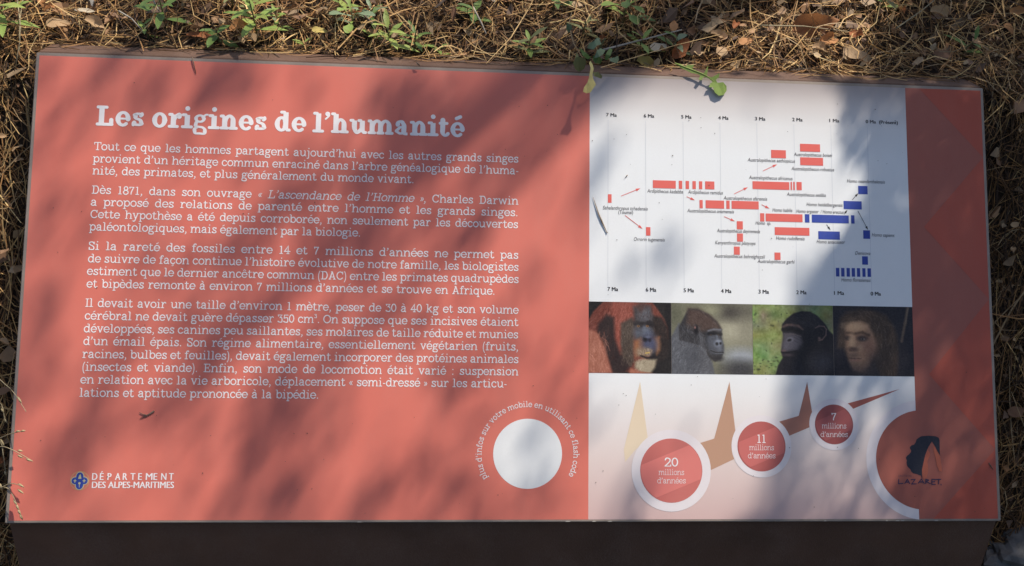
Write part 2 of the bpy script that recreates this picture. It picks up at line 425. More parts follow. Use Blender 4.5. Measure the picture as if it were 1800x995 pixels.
_gc = {}
def glyph_mesh(ch, W):
    """flat mesh of one letter: every stroke a mitred ribbon with round ends, each a hair above the last"""
    if (ch, W) in _gc: return _gc[(ch, W)]
    adv, st = glyph(ch, W)
    V, F = [], []
    S, ct = min(0.85 * W, 0.05 + 0.45 * W), contrast(W)
    lv = (S / 2, 1 - S / 2, 1.40 - S / 2, 1.34 - S / 2, -0.42 + S / 2)
    for k, (p, w) in enumerate(st):
        z, r = k * 6e-6, w / 2
        q = [p[0]]
        for a in p[1:]:
            if math.hypot(a[0] - q[-1][0], a[1] - q[-1][1]) > 1e-4: q.append(a)
        closed = len(q) > 4 and math.hypot(q[0][0] - q[-1][0], q[0][1] - q[-1][1]) < 1e-3
        n = len(q)
        b0 = len(V)
        dirs = []
        for i in range(n - 1):
            dx, dy = q[i + 1][0] - q[i][0], q[i + 1][1] - q[i][1]
            l = math.hypot(dx, dy); dirs.append((dx / l, dy / l))
        for i in range(n):
            d0 = dirs[i - 1] if i else (dirs[-1] if closed else dirs[0])
            d1 = dirs[i] if i < n - 1 else (dirs[0] if closed else dirs[-1])
            tx, ty = d0[0] + d1[0], d0[1] + d1[1]
            l = math.hypot(tx, ty) or 1
            tx, ty = tx / l, ty / l
            m = r / max(0.55, tx * d1[0] + ty * d1[1]) * (1 - ct * abs(tx) if n > 2 else 1)
            V.append((q[i][0] - ty * m, q[i][1] + tx * m, z)); V.append((q[i][0] + ty * m, q[i][1] - tx * m, z))
            if i: F.append((b0 + 2 * i - 2, b0 + 2 * i - 1, b0 + 2 * i + 1, b0 + 2 * i))
        if not closed:
            for e, (c, d) in enumerate(((q[0], dirs[0]), (q[-1], dirs[-1]))):
                if w > S * 1.05 and ct > 0 and any(abs(c[1] - y) < 1e-3 for y in lv): continue   # a stem ends inside its slab
                a0 = math.atan2(d[1], d[0]) + (math.pi / 2 if e == 0 else -math.pi / 2)
                f = [len(V) + i for i in range(8)]; rr = 1 - ct * abs(d[0]) if n > 2 else 1
                for i in range(8):
                    a = a0 + math.pi * i / 7
                    V.append((c[0] + r * math.cos(a) * rr, c[1] + r * math.sin(a) * rr, z))
                F.append(tuple(f))
    if W < 0.2: adv, V = adv * 0.965, [(x * 0.965, y, z) for x, y, z in V]
    _gc[(ch, W)] = (adv, V, F)
    return _gc[(ch, W)]

def text_geo(txt, size, W, width=None, slant=0.0, track=0.0, space=0.5):
    """lay a line out: size is the x-height; with width the words are spread to fill it"""
    advs = [glyph_mesh(c, W)[0] * size + track * size if c != ' ' else 0 for c in txt]
    tot, ns = sum(advs), txt.count(' ')
    sp = space * size
    k = 1.0
    if width is not None:
        if ns:
            sp = (width - tot) / ns
            lo, hi = 0.36 * size, 0.95 * size
            if sp < lo or sp > hi:
                sp = min(max(sp, lo), hi)
                k = (width - sp * ns) / tot
        else:
            k = width / tot
    V, F, x = [], [], 0.0
    for c, a in zip(txt, advs):
        if c == ' ': x += sp; continue
        _, gv, gf = glyph_mesh(c, W)
        o = len(V)
        V += [(x + gx * size * k + gy * size * slant, gy * size, gz) for gx, gy, gz in gv]
        F += [tuple(i + o for i in f) for f in gf]
        x += a * k
    return V, F, x, k, sp / size
# ---------------------------------------------------------------- the four printed photographs, painted dot by dot
class Paint:
    def __init__(s, x0, x1, y0, y1, nx, ny, bgc):
        s.nx, s.ny = nx, ny
        s.X, s.Y = np.meshgrid(np.linspace(x0, x1, nx), np.linspace(y0, y1, ny))
        s.I = np.ones((ny, nx, 3)) * np.array(bgc, float)
        s.m = np.zeros(s.X.shape); s.clip = None
        s.g = np.random.RandomState(int(x0 + y1) % 9999)
    def blend(s, a, c):
        s.I = s.I * (1 - a[..., None]) + np.array(c, float) * a[..., None]
    def poly(s, pts, c, soft=8.0, alpha=1.0):
        d = np.full(s.X.shape, 1e9); ins = np.zeros(s.X.shape, bool)
        n = len(pts)
        for i in range(n):
            (ax, ay), (bx, by) = pts[i], pts[(i + 1) % n]
            ex, ey = bx - ax, by - ay
            t = np.clip(((s.X - ax) * ex + (s.Y - ay) * ey) / (ex * ex + ey * ey + 1e-9), 0, 1)
            d = np.minimum(d, np.hypot(s.X - ax - t * ex, s.Y - ay - t * ey))
            if ay != by:
                cr = ((ay > s.Y) != (by > s.Y)) & (s.X < (bx - ax) * (s.Y - ay) / (by - ay) + ax)
                ins ^= cr
        sd = np.where(ins, d, -d)
        s.last = np.clip(0.5 + sd / (2 * soft), 0, 1)
        s.blend(s.last * alpha, c)
    def ell(s, cx, cy, rx, ry, c, soft=0.25, alpha=1.0, rot=0.0):
        a = math.radians(rot)
        x, y = s.X - cx, s.Y - cy
        u, v = x * math.cos(a) + y * math.sin(a), -x * math.sin(a) + y * math.cos(a)
        r = np.sqrt((u / rx) ** 2 + (v / ry) ** 2)
        s.blend(np.clip((1 + soft - r) / (2 * soft), 0, 1) * alpha, c)
    def keep(s):
        s.m = np.maximum(s.m, s.last)                  # fur painted later stays inside this outline
    def soften(s):
        I = np.pad(s.I, ((1, 1), (1, 1), (0, 0)), 'edge')
        s.I = .76 * s.I + .06 * (I[:-2, 1:-1] + I[2:, 1:-1] + I[1:-1, :-2] + I[1:-1, 2:])
    def line(s, pts, w, c, alpha=1.0):
        for (ax, ay), (bx, by) in zip(pts, pts[1:]):
            ex, ey = bx - ax, by - ay
            t = np.clip(((s.X - ax) * ex + (s.Y - ay) * ey) / (ex * ex + ey * ey + 1e-9), 0, 1)
            s.blend(np.clip(1.3 - np.hypot(s.X - ax - t * ex, s.Y - ay - t * ey) / w, 0, 1) * alpha, c)
    def hair(s, n, box, ang, ln, c, var=30, w=4.5, alpha=0.5, aj=18):
        back = s.I.copy(); ln *= .7; w *= .72; alpha *= .8
        for _ in range(int(n * 1.7)):
            x, y = s.g.uniform(box[0], box[2]), s.g.uniform(box[1], box[3])
            a = math.radians(ang(x, y) if callable(ang) else ang) + math.radians(s.g.normal(0, aj))
            l = ln * s.g.uniform(0.5, 1.4)
            k = s.g.normal(0, var)
            p = [(x, y), (x + l * .5 * math.cos(a), y + l * .5 * math.sin(a)), (x + l * math.cos(a + .2), y + l * math.sin(a + .2))]
            s.line(p, w, [max(0, q + k) for q in c], alpha)
        if s.m.max() > 0: s.I = back * (1 - s.m[..., None]) + s.I * s.m[..., None]
    def noise(s, cell, amp, mono=True):
        gx, gy = int((s.X[0, -1] - s.X[0, 0]) / cell) + 3, int((s.Y[-1, 0] - s.Y[0, 0]) / cell) + 3
        r = s.g.normal(0, 1, (gy, gx, 1 if mono else 3))
        fx = (s.X - s.X[0, 0]) / cell; fy = (s.Y - s.Y[0, 0]) / cell
        ix, iy = fx.astype(int), fy.astype(int); fx, fy = (fx - ix)[..., None], (fy - iy)[..., None]
        s.I = s.I + amp * ((r[iy, ix] * (1 - fx) + r[iy, ix + 1] * fx) * (1 - fy) + (r[iy + 1, ix] * (1 - fx) + r[iy + 1, ix + 1] * fx) * fy)

def paint_orangutan(nx, ny):
    p = Paint(50, 920, 64, 816, nx, ny, (18, 14, 13))
    p.poly([(44, 260), (100, 170), (205, 58), (720, 58), (790, 150), (850, 240), (885, 330), (890, 450), (800, 440), (600, 800), (44, 820)], (104, 52, 40), 10); p.keep()
    p.hair(200, (60, 80, 330, 380), lambda x, y: 150 - x * .2, 80, (124, 62, 48), 24)
    p.hair(120, (540, 60, 830, 240), 60, 80, (122, 62, 48), 24)
    p.poly([(690, 190), (820, 225), (885, 330), (900, 480), (885, 640), (750, 730), (800, 560), (800, 430), (730, 430), (690, 300)], (34, 25, 21), 18)
    p.hair(70, (700, 220, 880, 440), 75, 60, (60, 42, 34), 16, 5)
    p.poly([(300, 58), (530, 58), (530, 250), (400, 300), (390, 560), (350, 610), (315, 450), (300, 250)], (134, 68, 54), 16)
    p.hair(160, (300, 60, 520, 300), 95, 110, (140, 72, 58), 24); p.hair(90, (320, 280, 390, 560), 88, 90, (150, 78, 62), 26, 5)
    p.poly([(150, 300), (235, 200), (315, 230), (325, 450), (385, 620), (500, 650), (490, 740), (430, 816), (300, 816), (240, 640), (190, 500), (140, 380)], (40, 26, 24), 22)
    p.hair(60, (170, 320, 320, 700), 80, 80, (70, 42, 36), 16, 4)
    p.poly([(40, 350), (130, 385), (200, 500), (250, 650), (300, 820), (40, 820)], (160, 98, 78), 16)
    p.hair(190, (50, 370, 230, 810), 78, 110, (174, 112, 90), 24, 4)
    p.poly([(390, 290), (505, 225), (550, 300), (525, 450), (520, 690), (490, 740), (410, 660), (385, 500)], (62, 50, 42), 18)
    p.hair(260, (390, 270, 520, 720), 72, 44, (86, 72, 60), 24, 3.5, .55)
    # face: grey brow and bridge in dark skin
    p.poly([(520, 110), (700, 100), (730, 260), (740, 420), (600, 470), (540, 460), (530, 300)], (58, 53, 54), 22)
    p.ell(640, 190, 66, 84, (98, 98, 104), .6, .9); p.hair(60, (550, 80, 710, 230), 85, 50, (66, 54, 52), 22, 4)
    p.poly([(545, 120), (590, 60), (650, 60), (640, 130), (600, 180)], (72, 46, 40), 16, .7)
    p.line([(545, 290), (610, 302), (690, 285), (715, 300)], 30, (30, 25, 26), .9)
    p.ell(570, 385, 48, 60, (84, 88, 98), .7, .9); p.ell(665, 380, 52, 46, (104, 110, 124), .6, .9); p.ell(640, 345, 24, 40, (96, 102, 114), .6, .8)
    for q in ((560, 350, 600, 362), (560, 366, 610, 372), (690, 352, 720, 380)): p.line([q[:2], q[2:]], 4, (58, 55, 60), .5)
    p.poly([(530, 480), (600, 440), (640, 480), (610, 600), (540, 650), (525, 560)], (146, 96, 64), 24)
    p.poly([(740, 440), (790, 425), (806, 500), (800, 570), (765, 620), (745, 540)], (158, 104, 64), 20)
    p.ell(690, 500, 84, 100, (66, 69, 90), .55); p.ell(700, 530, 50, 50, (78, 80, 102), .8, .7)
    p.ell(645, 455, 24, 26, (22, 20, 28), .5); p.ell(694, 462, 17, 19, (34, 31, 44), .5); p.ell(668, 432, 30, 12, (104, 108, 128), .6, .7)
    p.ell(630, 590, 80, 46, (128, 110, 90), .6, .9); p.hair(110, (555, 545, 720, 625), 55, 42, (146, 128, 106), 26, 3.5)
    p.poly([(540, 700), (620, 660), (765, 665), (750, 750), (700, 816), (600, 808), (540, 750)], (160, 146, 122), 18)
    p.hair(150, (540, 660, 745, 805), 105, 60, (168, 154, 130), 34, 3.8)
    p.line([(600, 630), (660, 652), (752, 646)], 11, (30, 23, 24), .85)
    for x, y in ((572, 318), (667, 316)): p.ell(x, y, 13, 10, (168, 116, 66), .5); p.ell(x, y, 6, 6, (16, 12, 10), .5)
    p.line([(648, 602), (688, 595)], 6, (224, 186, 84), .9)
    p.poly([(490, 760), (600, 795), (750, 820), (470, 824)], (160, 98, 76), 14)
    p.noise(9, 6); p.soften(); return p
def paint_gorilla(nx, ny):
    p = Paint(922, 1776, 78, 826, nx, ny, (112, 110, 90))
    p.ell(1600, 360, 260, 150, (168, 163, 140), .8); p.ell(1580, 170, 190, 80, (66, 62, 55), .7); p.ell(1340, 150, 90, 60, (140, 138, 112), .8); p.ell(1700, 300, 90, 190, (120, 116, 98), .8, .6)
    p.ell(1660, 640, 200, 90, (150, 154, 158), .6); p.ell(1640, 780, 180, 100, (56, 56, 58), .6); p.ell(960, 200, 60, 120, (92, 92, 74), .7)
    p.poly([(910, 450), (1000, 290), (1100, 430), (1220, 500), (1300, 600), (1350, 700), (1375, 834), (910, 834)], (86, 87, 91), 12); p.keep()
    p.hair(420, (930, 420, 1340, 820), lambda x, y: 110 + (x - 1100) * .1, 56, (98, 99, 104), 24, 3.6)
    p.ell(1180, 640, 90, 110, (62, 62, 66), .8, .5)
    p.poly([(1000, 330), (1060, 215), (1105, 135), (1200, 138), (1310, 190), (1400, 265), (1452, 350), (1445, 430), (1468, 520), (1466, 600), (1440, 660), (1380, 694), (1320, 655), (1270, 575), (1220, 520), (1130, 500), (1005, 470)], (46, 44, 45), 9); p.keep()
    p.poly([(1100, 138), (1210, 142), (1330, 208), (1420, 300), (1440, 350), (1310, 362), (1200, 380), (1080, 300)], (76, 60, 53), 30)
    p.hair(200, (1070, 150, 1410, 350), 32, 46, (80, 64, 56), 20, 3.4); p.hair(200, (1005, 290, 1230, 510), 62, 46, (78, 77, 80), 22, 3.6)
    p.poly([(1210, 400), (1240, 560), (1285, 600), (1260, 440)], (92, 93, 97), 26, .7); p.hair(40, (1205, 400, 1290, 600), 75, 40, (104, 104, 108), 18, 3.5)
    p.ell(1180, 365, 24, 50, (20, 18, 20), .45); p.ell(1170, 336, 9, 12, (150, 108, 102), .7)
    # face
    p.poly([(1300, 385), (1440, 365), (1450, 470), (1464, 540), (1462, 600), (1400, 640), (1330, 610), (1290, 500)], (66, 68, 74), 26)
    p.ell(1345, 480, 34, 52, (84, 87, 95), .8, .8); p.ell(1425, 560, 36, 30, (98, 102, 111), .8, .8); p.ell(1350, 560, 34, 40, (76, 79, 86), .8, .7)
    p.line([(1308, 368), (1370, 352), (1440, 356)], 12, (104, 104, 110), .9); p.line([(1312, 400), (1370, 392), (1440, 402)], 20, (20, 19, 21), .95)
    p.ell(1335, 412, 11, 7, (66, 54, 46), .6); p.ell(1413, 410, 9, 7, (66, 54, 46), .6); p.line([(1330, 432), (1370, 440)], 5, (92, 95, 103), .6)
    p.line([(1396, 420), (1408, 470)], 13, (104, 109, 119), .7)
    p.ell(1412, 500, 42, 40, (116, 122, 134), .5); p.ell(1398, 505, 14, 16, (16, 16, 19), .5); p.ell(1436, 500, 11, 13, (16, 16, 19), .5); p.ell(1416, 474, 24, 8, (140, 146, 158), .7, .8)
    p.line([(1335, 578), (1395, 598), (1466, 594)], 6, (26, 25, 27), .85); p.line([(1380, 606), (1462, 606)], 4, (124, 128, 136), .6)
    p.ell(1400, 655, 58, 30, (40, 38, 40), .6)
    p.noise(9, 5); p.soften(); return p
def paint_chimpanzee(nx, ny):
    p = Paint(42, 889, 94, 838, nx, ny, (122, 130, 78))
    p.noise(110, 9, False); p.noise(40, 8, True); p.noise(16, 7, True)
    for _ in range(120):
        x, y = p.g.uniform(40, 420), p.g.uniform(95, 838)
        if y < 660 and p.g.rand() < .8: continue
        p.ell(x, y, p.g.uniform(5, 14), p.g.uniform(4, 11), (44, 50, 30), .7, .7)
    for _ in range(60): p.ell(p.g.uniform(40, 880), p.g.uniform(95, 800), p.g.uniform(10, 26), p.g.uniform(8, 18), (156, 158, 100), .8, .4)
    p.poly([(352, 300), (400, 240), (470, 185), (560, 158), (650, 163), (725, 205), (805, 290), (845, 360), (905, 420), (905, 850), (270, 850), (300, 740), (352, 655), (335, 595), (348, 520), (362, 430), (348, 350)], (30, 27, 29), 8); p.keep()
    p.hair(200, (430, 175, 770, 330), 22, 56, (48, 44, 48), 14, 3.5); p.hair(280, (310, 640, 880, 835), 70, 66, (42, 40, 46), 14, 3.6)
    p.ell(640, 520, 120, 150, (24, 21, 23), .7, .8)
    p.ell(770, 690, 110, 80, (58, 60, 70), .9, .6)
    p.line([(362, 330), (400, 308), (450, 306), (520, 316), (566, 352)], 15, (96, 76, 70), .8); p.line([(360, 360), (450, 354), (545, 376)], 22, (14, 12, 13), .95)
    p.poly([(362, 400), (450, 392), (540, 424), (560, 490), (500, 570), (345, 590), (352, 500)], (80, 75, 80), 22)
    p.ell(470, 500, 60, 60, (94, 90, 97), .9, .7); p.ell(395, 530, 36, 40, (98, 94, 102), .9, .7)
    p.line([(372, 404), (470, 404), (550, 428)], 5, (118, 104, 102), .6); p.line([(480, 440), (540, 470)], 4, (58, 54, 58), .6); p.line([(470, 470), (520, 500)], 4, (60, 56, 60), .6)
    p.ell(432, 466, 34, 24, (116, 112, 120), .5, 1, -20); p.ell(426, 469, 22, 13, (20, 17, 20), .5, 1, -20)
    p.line([(338, 596), (400, 600), (505, 580)], 6, (18, 13, 15)); p.ell(410, 626, 62, 16, (80, 68, 70), .7, .8); p.ell(365, 580, 26, 10, (120, 92, 88), .7, .6)
    p.line([(702, 335), (740, 315), (795, 318), (818, 350), (812, 410), (772, 458), (735, 470)], 8, (116, 92, 84), .9); p.ell(755, 385, 34, 50, (26, 22, 24), .5); p.ell(742, 446, 14, 16, (104, 82, 76), .6); p.line([(765, 345), (790, 370), (780, 410)], 5, (76, 60, 56), .7)
    p.noise(9, 4); p.soften(); return p
def paint_ancestor(nx, ny):
    p = Paint(890, 1745, 112, 852, nx, ny, (40, 36, 40))
    p.poly([(930, 560), (945, 360), (965, 240), (1040, 170), (1180, 138), (1330, 158), (1460, 205), (1540, 330), (1585, 480), (1575, 640), (1550, 860), (1380, 860), (1320, 700), (1050, 720), (1000, 560)], (70, 54, 42), 24); p.keep()
    p.hair(170, (950, 160, 1500, 330), lambda x, y: 160 if x < 1150 else 40, 90, (88, 69, 51), 22, 5); p.hair(170, (1320, 280, 1580, 850), 80, 110, (86, 68, 52), 24, 5); p.hair(50, (930, 300, 1010, 600), 92, 90, (88, 70, 56), 20, 5)
    p.poly([(1022, 340), (1080, 290), (1180, 272), (1265, 310), (1318, 400), (1336, 520), (1315, 640), (1260, 750), (1160, 800), (1080, 785), (1050, 700), (1018, 560), (1018, 450)], (146, 114, 90), 18)
    p.ell(1120, 330, 110, 46, (182, 152, 120), .6, .8); p.ell(1270, 560, 70, 100, (146, 104, 86), .7, .7); p.ell(1300, 700, 80, 150, (66, 52, 46), .8, .7)
    p.line([(1020, 400), (1080, 400), (1110, 410)], 16, (92, 70, 56)); p.line([(1130, 405), (1200, 392), (1270, 420)], 18, (90, 68, 54))
    p.ell(1045, 455, 42, 26, (60, 46, 40), .5); p.ell(1195, 455, 58, 30, (58, 44, 40), .5); p.ell(1205, 462, 22, 10, (120, 110, 102), .5); p.ell(1200, 462, 9, 9, (24, 20, 20), .4); p.ell(1050, 465, 12, 7, (120, 108, 98), .4); p.ell(1046, 465, 6, 6, (24, 20, 20), .4)
    p.ell(1085, 500, 34, 90, (180, 148, 118), .6, .9); p.ell(1160, 560, 34, 30, (168, 134, 106), .6, .8); p.ell(1088, 572, 56, 24, (96, 72, 60), .5)
    p.line([(1055, 665), (1110, 672), (1180, 668)], 8, (84, 60, 52), .8); p.ell(1110, 690, 60, 14, (150, 108, 92), .5, .7); p.ell(1110, 635, 66, 20, (118, 92, 76), .6, .7)
    p.ell(1150, 780, 120, 60, (82, 66, 58), .7, .8); p.poly([(890, 700), (1040, 730), (1090, 800), (1200, 830), (1180, 860), (880, 860)], (34, 30, 34), 20)
    p.line([(1695, 118), (1660, 290), (1618, 480)], 18, (104, 86, 70)); p.line([(1700, 118), (1666, 290)], 7, (140, 120, 98), .6)
    p.noise(9, 6); p.soften(); return p
# ---------------------------------------------------------------- the information board
PRINT = dict(rough=0.36, spec=0.28, dust=0.08)
M_red = mat('print_red', (0.68, 0.176, 0.128), noise=0.03, scale=6, bump=0.02, bscale=900, **PRINT)
M_redlight = mat('print_red_triangle', (0.49, 0.098, 0.060), noise=0.03, scale=6, bump=0.02, bscale=900, **PRINT)
M_reddark = mat('print_red_muted', (0.40, 0.118, 0.084), noise=0.03, scale=6, bump=0.02, bscale=900, **PRINT)
M_white = mat('print_white', lin((232, 232, 230)), **PRINT)
M_letter = mat('print_lettering', lin((238, 232, 230)), **PRINT)
M_black = mat('print_black', lin((42, 40, 40)), **PRINT)
M_label = mat('print_label', lin((66, 58, 58)), **PRINT)
M_grey = mat('print_grey_line', lin((206, 208, 212)), **PRINT)
M_bar = mat('print_coral', lin((226, 104, 94)), **PRINT)
M_blue = mat('print_blue', lin((52, 74, 160)), **PRINT)
M_navy = mat('print_navy', lin((42, 43, 54)), **PRINT)
M_orange = mat('print_orange', lin((196, 104, 78)), **PRINT)
M_cream = mat('print_cream', lin((206, 196, 150)), **PRINT)
M_picture = mat('print_picture', (1, 1, 1), attr=True, **PRINT)
M_alu = mat('bare_aluminium', (0.31, 0.25, 0.20), rough=0.45, metal=0.2, noise=0.12, scale=60, bump=0.1, bscale=120)
M_steel = mat('brown_powder_coat', lin((97, 72, 58)), rough=0.62, spec=0.22, noise=0.2, scale=14, bump=0.18, bscale=500, detail=8, dust=0.10)

sign = empty('information_sign', (0, 0.2, 0.48))
tag(sign, 'red and white printed information board on a low brown metal lectern', 'sign')
IS = Matrix.Translation(sign.location).inverted()

# cabinet: a folded steel case with sloping top, a ledge behind the board, set into the bank
def build_cabinet():
    hw = PW / 2 - 0.0015
    t = 0.006
    prof = [(-0.165, 0.20), (0.004, ZB - t), (YT - 0.002, ZT - t), (YT + 0.004, ZT - 0.0005), (YT + 0.034, ZT - 0.0075), (YT + 0.0365, ZT - 0.011), (YT + 0.0365, 0.30)]
    # the ledge narrows a little towards its back edge
    inset = [0, 0, 0, 0, 0.0035, 0.004, 0.004]
    n = len(prof)
    V = [Vector((sx * (hw - i), y, z)) - sign.location for sx in (-1, 1) for (y, z), i in zip(prof, inset)]
    F = [(i, i + 1, n + i + 1, n + i) for i in range(n - 1)] + [(n - 1, 0, n, 2 * n - 1)]
    F = [f[::-1] for f in F] + [tuple(range(n)), tuple(range(2 * n - 1, n - 1, -1))]
    return mesh('cabinet', V, F)
cabinet = obj('cabinet', build_cabinet(), M_steel, sign)
bv = cabinet.modifiers.new('bevel', 'BEVEL'); bv.width = 0.0012; bv.segments = 2; bv.limit_method = 'ANGLE'

# board plate: bare metal edge shows round the print
def plate_mesh():
    bm = bmesh.new()
    bmesh.ops.create_cube(bm, size=1)
    for v in bm.verts: v.co = Vector(((v.co.x + .5) * PW, (v.co.y + .5) * PH, (v.co.z - .5) * 0.004))
    bmesh.ops.bevel(bm, geom=list(bm.edges), offset=0.0009, segments=2, affect='EDGES')
    m = bpy.data.meshes.new('board_plate'); bm.to_mesh(m); bm.free(); return m
plate = obj('board_plate', plate_mesh(), M_alu, sign)
plate.matrix_local = IS @ (Matrix.Translation(PO) @ Matrix(((PU.x, PV.x, PN.x), (PU.y, PV.y, PN.y), (PU.z, PV.z, PN.z))).to_4x4())

LAYER = 0.00012
def flat(name, polys, m, layer, parent=plate):
    """flat printed shape(s) lying on the plate, in board metres"""
    V, F = [], []
    for p in polys:
        F.append(tuple(range(len(V), len(V) + len(p)))); V += [(u, v, LAYER * layer) for u, v in p]
    me = mesh(name, V, F)
    if len(me.polygons) and me.polygons[0].normal.z < 0: me.flip_normals()
    return obj(name, me, m, parent)
def pp(*pts): return [board(x, y) for x, y in pts]
def rect(x0, y0, x1, y1):
    """a printed rectangle given by two opposite photo corners, squared to the board"""
    a, b = board(x0, y0), board(x1, y1)
    return [(a[0], b[1]), (b[0], b[1]), (b[0], a[1]), (a[0], a[1])]
def disc(cx, cy, r, n=48, a0=0, a1=360):
    u, v = board(cx, cy); u2, _ = board(cx + r, cy); rr = u2 - u
    return [(u + rr * math.cos(R(a0 + (a1 - a0) * i / n)), v + rr * math.sin(R(a0 + (a1 - a0) * i / n))) for i in range(n + (a1 - a0 < 360))]

eL, eT, eB = 0.0042, 0.0040, 0.0030
UW = board(1040, 530)[0]                      # left edge of the white field
UR = board(1609, 600)[0]                      # its right edge
VT, VB = PH - eT, eB
flat('red_field', [[(eL, VB), (UW, VB), (UW, VT), (eL, VT)]], M_red, 1)
flat('muted_red_strip', [[(UR, VB), (PW - eL, VB), (PW - eL, VT), (UR, VT)]], M_reddark, 1)
uR = PW - eL
tv = [board(1735, 277)[1], board(1741, 526)[1], board(1749, 790)[1]]
ul = board(1630, 399)[0]
flat('red_triangle', [[(ul, VT), (uR, tv[0]), (uR, VT)]], M_redlight, 2)
flat('red_triangle', [[(ul, board(1628, 399)[1]), (uR, tv[1]), (uR, tv[0])]], M_redlight, 2)
flat('red_triangle', [[(ul, board(1632, 658)[1]), (uR, tv[2]), (uR, tv[1])]], M_redlight, 2)
flat('red_triangle', [[(board(1641, 916)[0], VB), (uR, VB), (uR, tv[2])]], M_redlight, 2)

# timeline field fades to a pink printed tint below, chart field greys upwards
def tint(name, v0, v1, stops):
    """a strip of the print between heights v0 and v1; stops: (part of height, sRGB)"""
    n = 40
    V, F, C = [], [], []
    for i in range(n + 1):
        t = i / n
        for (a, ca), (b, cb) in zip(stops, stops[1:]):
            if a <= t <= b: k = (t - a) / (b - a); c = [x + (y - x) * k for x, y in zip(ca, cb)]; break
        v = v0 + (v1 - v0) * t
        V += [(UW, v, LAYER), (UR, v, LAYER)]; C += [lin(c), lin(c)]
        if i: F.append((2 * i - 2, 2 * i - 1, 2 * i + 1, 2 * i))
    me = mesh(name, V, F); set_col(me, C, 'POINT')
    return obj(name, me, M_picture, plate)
vP0, vP1 = board(1300, 658.5)[1], board(1300, 534.5)[1]          # the picture band
WH = (234, 235, 234)
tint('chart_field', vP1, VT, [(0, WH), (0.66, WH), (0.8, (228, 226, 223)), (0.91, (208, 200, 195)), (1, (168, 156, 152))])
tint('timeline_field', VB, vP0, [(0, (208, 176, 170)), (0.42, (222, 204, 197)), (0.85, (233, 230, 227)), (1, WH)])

# pictures
PX = [board(1038.5, 594)[0], board(1183.5, 595)[0], board(1326.5, 596)[0], board(1468.3, 598)[0], UR]
for i, (fn, what) in enumerate(((paint_orangutan, 'picture of an orangutan'), (paint_gorilla, 'picture of a gorilla'), (paint_chimpanzee, 'picture of a chimpanzee on grass'), (paint_ancestor, 'picture of a long-haired early human'))):
    nx, ny = 190, 164
    p = fn(nx, ny)
    I = np.clip(p.I, 3, 250) / 255.0
    I = np.where(I <= 0.04045, I / 12.92, ((I + 0.055) / 1.055) ** 2.4)
    uu, vv = np.meshgrid(np.linspace(PX[i] + (0 if i == 0 else 0.0004), PX[i + 1], nx), np.linspace(vP1, vP0, ny))
    V = np.stack([uu, vv, np.full_like(uu, LAYER * 2)], -1).reshape(-1, 3)
    F = [(r * nx + c, (r + 1) * nx + c, (r + 1) * nx + c + 1, r * nx + c + 1) for r in range(ny - 1) for c in range(nx - 1)]
    me = mesh('printed_picture', V, F); set_col(me, I.reshape(-1, 3), 'POINT')
    o = obj('printed_picture', me, M_picture, plate); o['label'] = what

# ---- typewriter lettering
def letter_line(name, txt, x0, y0, x1, y1, xh, W, slant=0.0, fill=True, m=M_letter, layer=3):
    u0, v0 = board(x0, y0); u1, v1 = board(x1, y1)
    V, F, w, k, sp = text_geo(txt, xh, W, width=(u1 - u0) if fill else None, slant=slant)
    v = (v0 + v1) / 2
    off = 0 if fill else (u1 - u0 - w) / 2
    me = mesh(name, [(u0 + off + a, v + b, LAYER * layer + c) for a, b, c in V], F)
    return obj(name, me, m, plate), k, sp
PXM = PW / 1715.0                                # metres per photo pixel on the board, about
letter_line('title_lettering', 'Les origines de l’humanité', 176, 219.5, 825, 243, 26.5 * PXM, 0.335)
xh = 10.6 * PXM
body = [
    ('Tout ce que les hommes partagent aujourd’hui avec les autres grands singes', 173, 263, 919, 287.5),
    ('provient d’un héritage commun enraciné dans l’arbre généalogique de l’huma-', 171, 284.3, 919, 308.5),
    ('nité, des primates, et plus généralement du monde vivant.', 170, 305.6, 735, 324),
    ('Dès 1871, dans son ouvrage |« L’ascendance de l’Homme »|, Charles Darwin', 168, 339.4, 918, 361.5),
    ('a proposé des relations de parenté entre l’homme et les grands singes.', 166, 360.6, 917, 382),
    ('Cette hypothèse a été depuis corroborée, non seulement par les découvertes', 165, 382.6, 917, 402.5),
    ('paléontologiques, mais également par la biologie.', 163, 404.6, 640, 417),
    ('Si la rareté des fossiles entre 14 et 7 millions d’années ne permet pas', 161, 438.7, 917, 456),
    ('de suivre de façon continue l’histoire évolutive de notre famille, les biologistes', 160, 461, 917, 477),
    ('estiment que le dernier ancêtre commun (DAC) entre les primates quadrupèdes', 158, 483.3, 917, 498),
    ('et bipèdes remonte à environ 7 millions d’années et se trouve en Afrique.', 157, 505.7, 875, 518.5),
    ('Il devait avoir une taille d’environ 1 mètre, peser de 30 à 40 kg et son volume', 154, 540, 916, 551.5),
    ('cérébral ne devait guère dépasser 350 cm³. On suppose que ses incisives étaient', 153, 562.4, 915.5, 573),
    ('développées, ses canines peu saillantes, ses molaires de taille réduite et munies', 151, 585, 915, 594.5),
    ('d’un émail épais. Son régime alimentaire, essentiellement végétarien (fruits,', 150, 607.3, 915, 616),
    ('racines, bulbes et feuilles), devait également incorporer des protéines animales', 148, 630, 915, 638),
    ('(insectes et viande). Enfin, son mode de locomotion était varié : suspension', 147, 652.6, 914.5, 659.5),
    ('en relation avec la vie arboricole, déplacement « semi-dressé » sur les articu-', 144, 675.3, 894, 680.5),
    ('lations et aptitude prononcée à la bipédie.', 142, 698, 563, 700.5)]
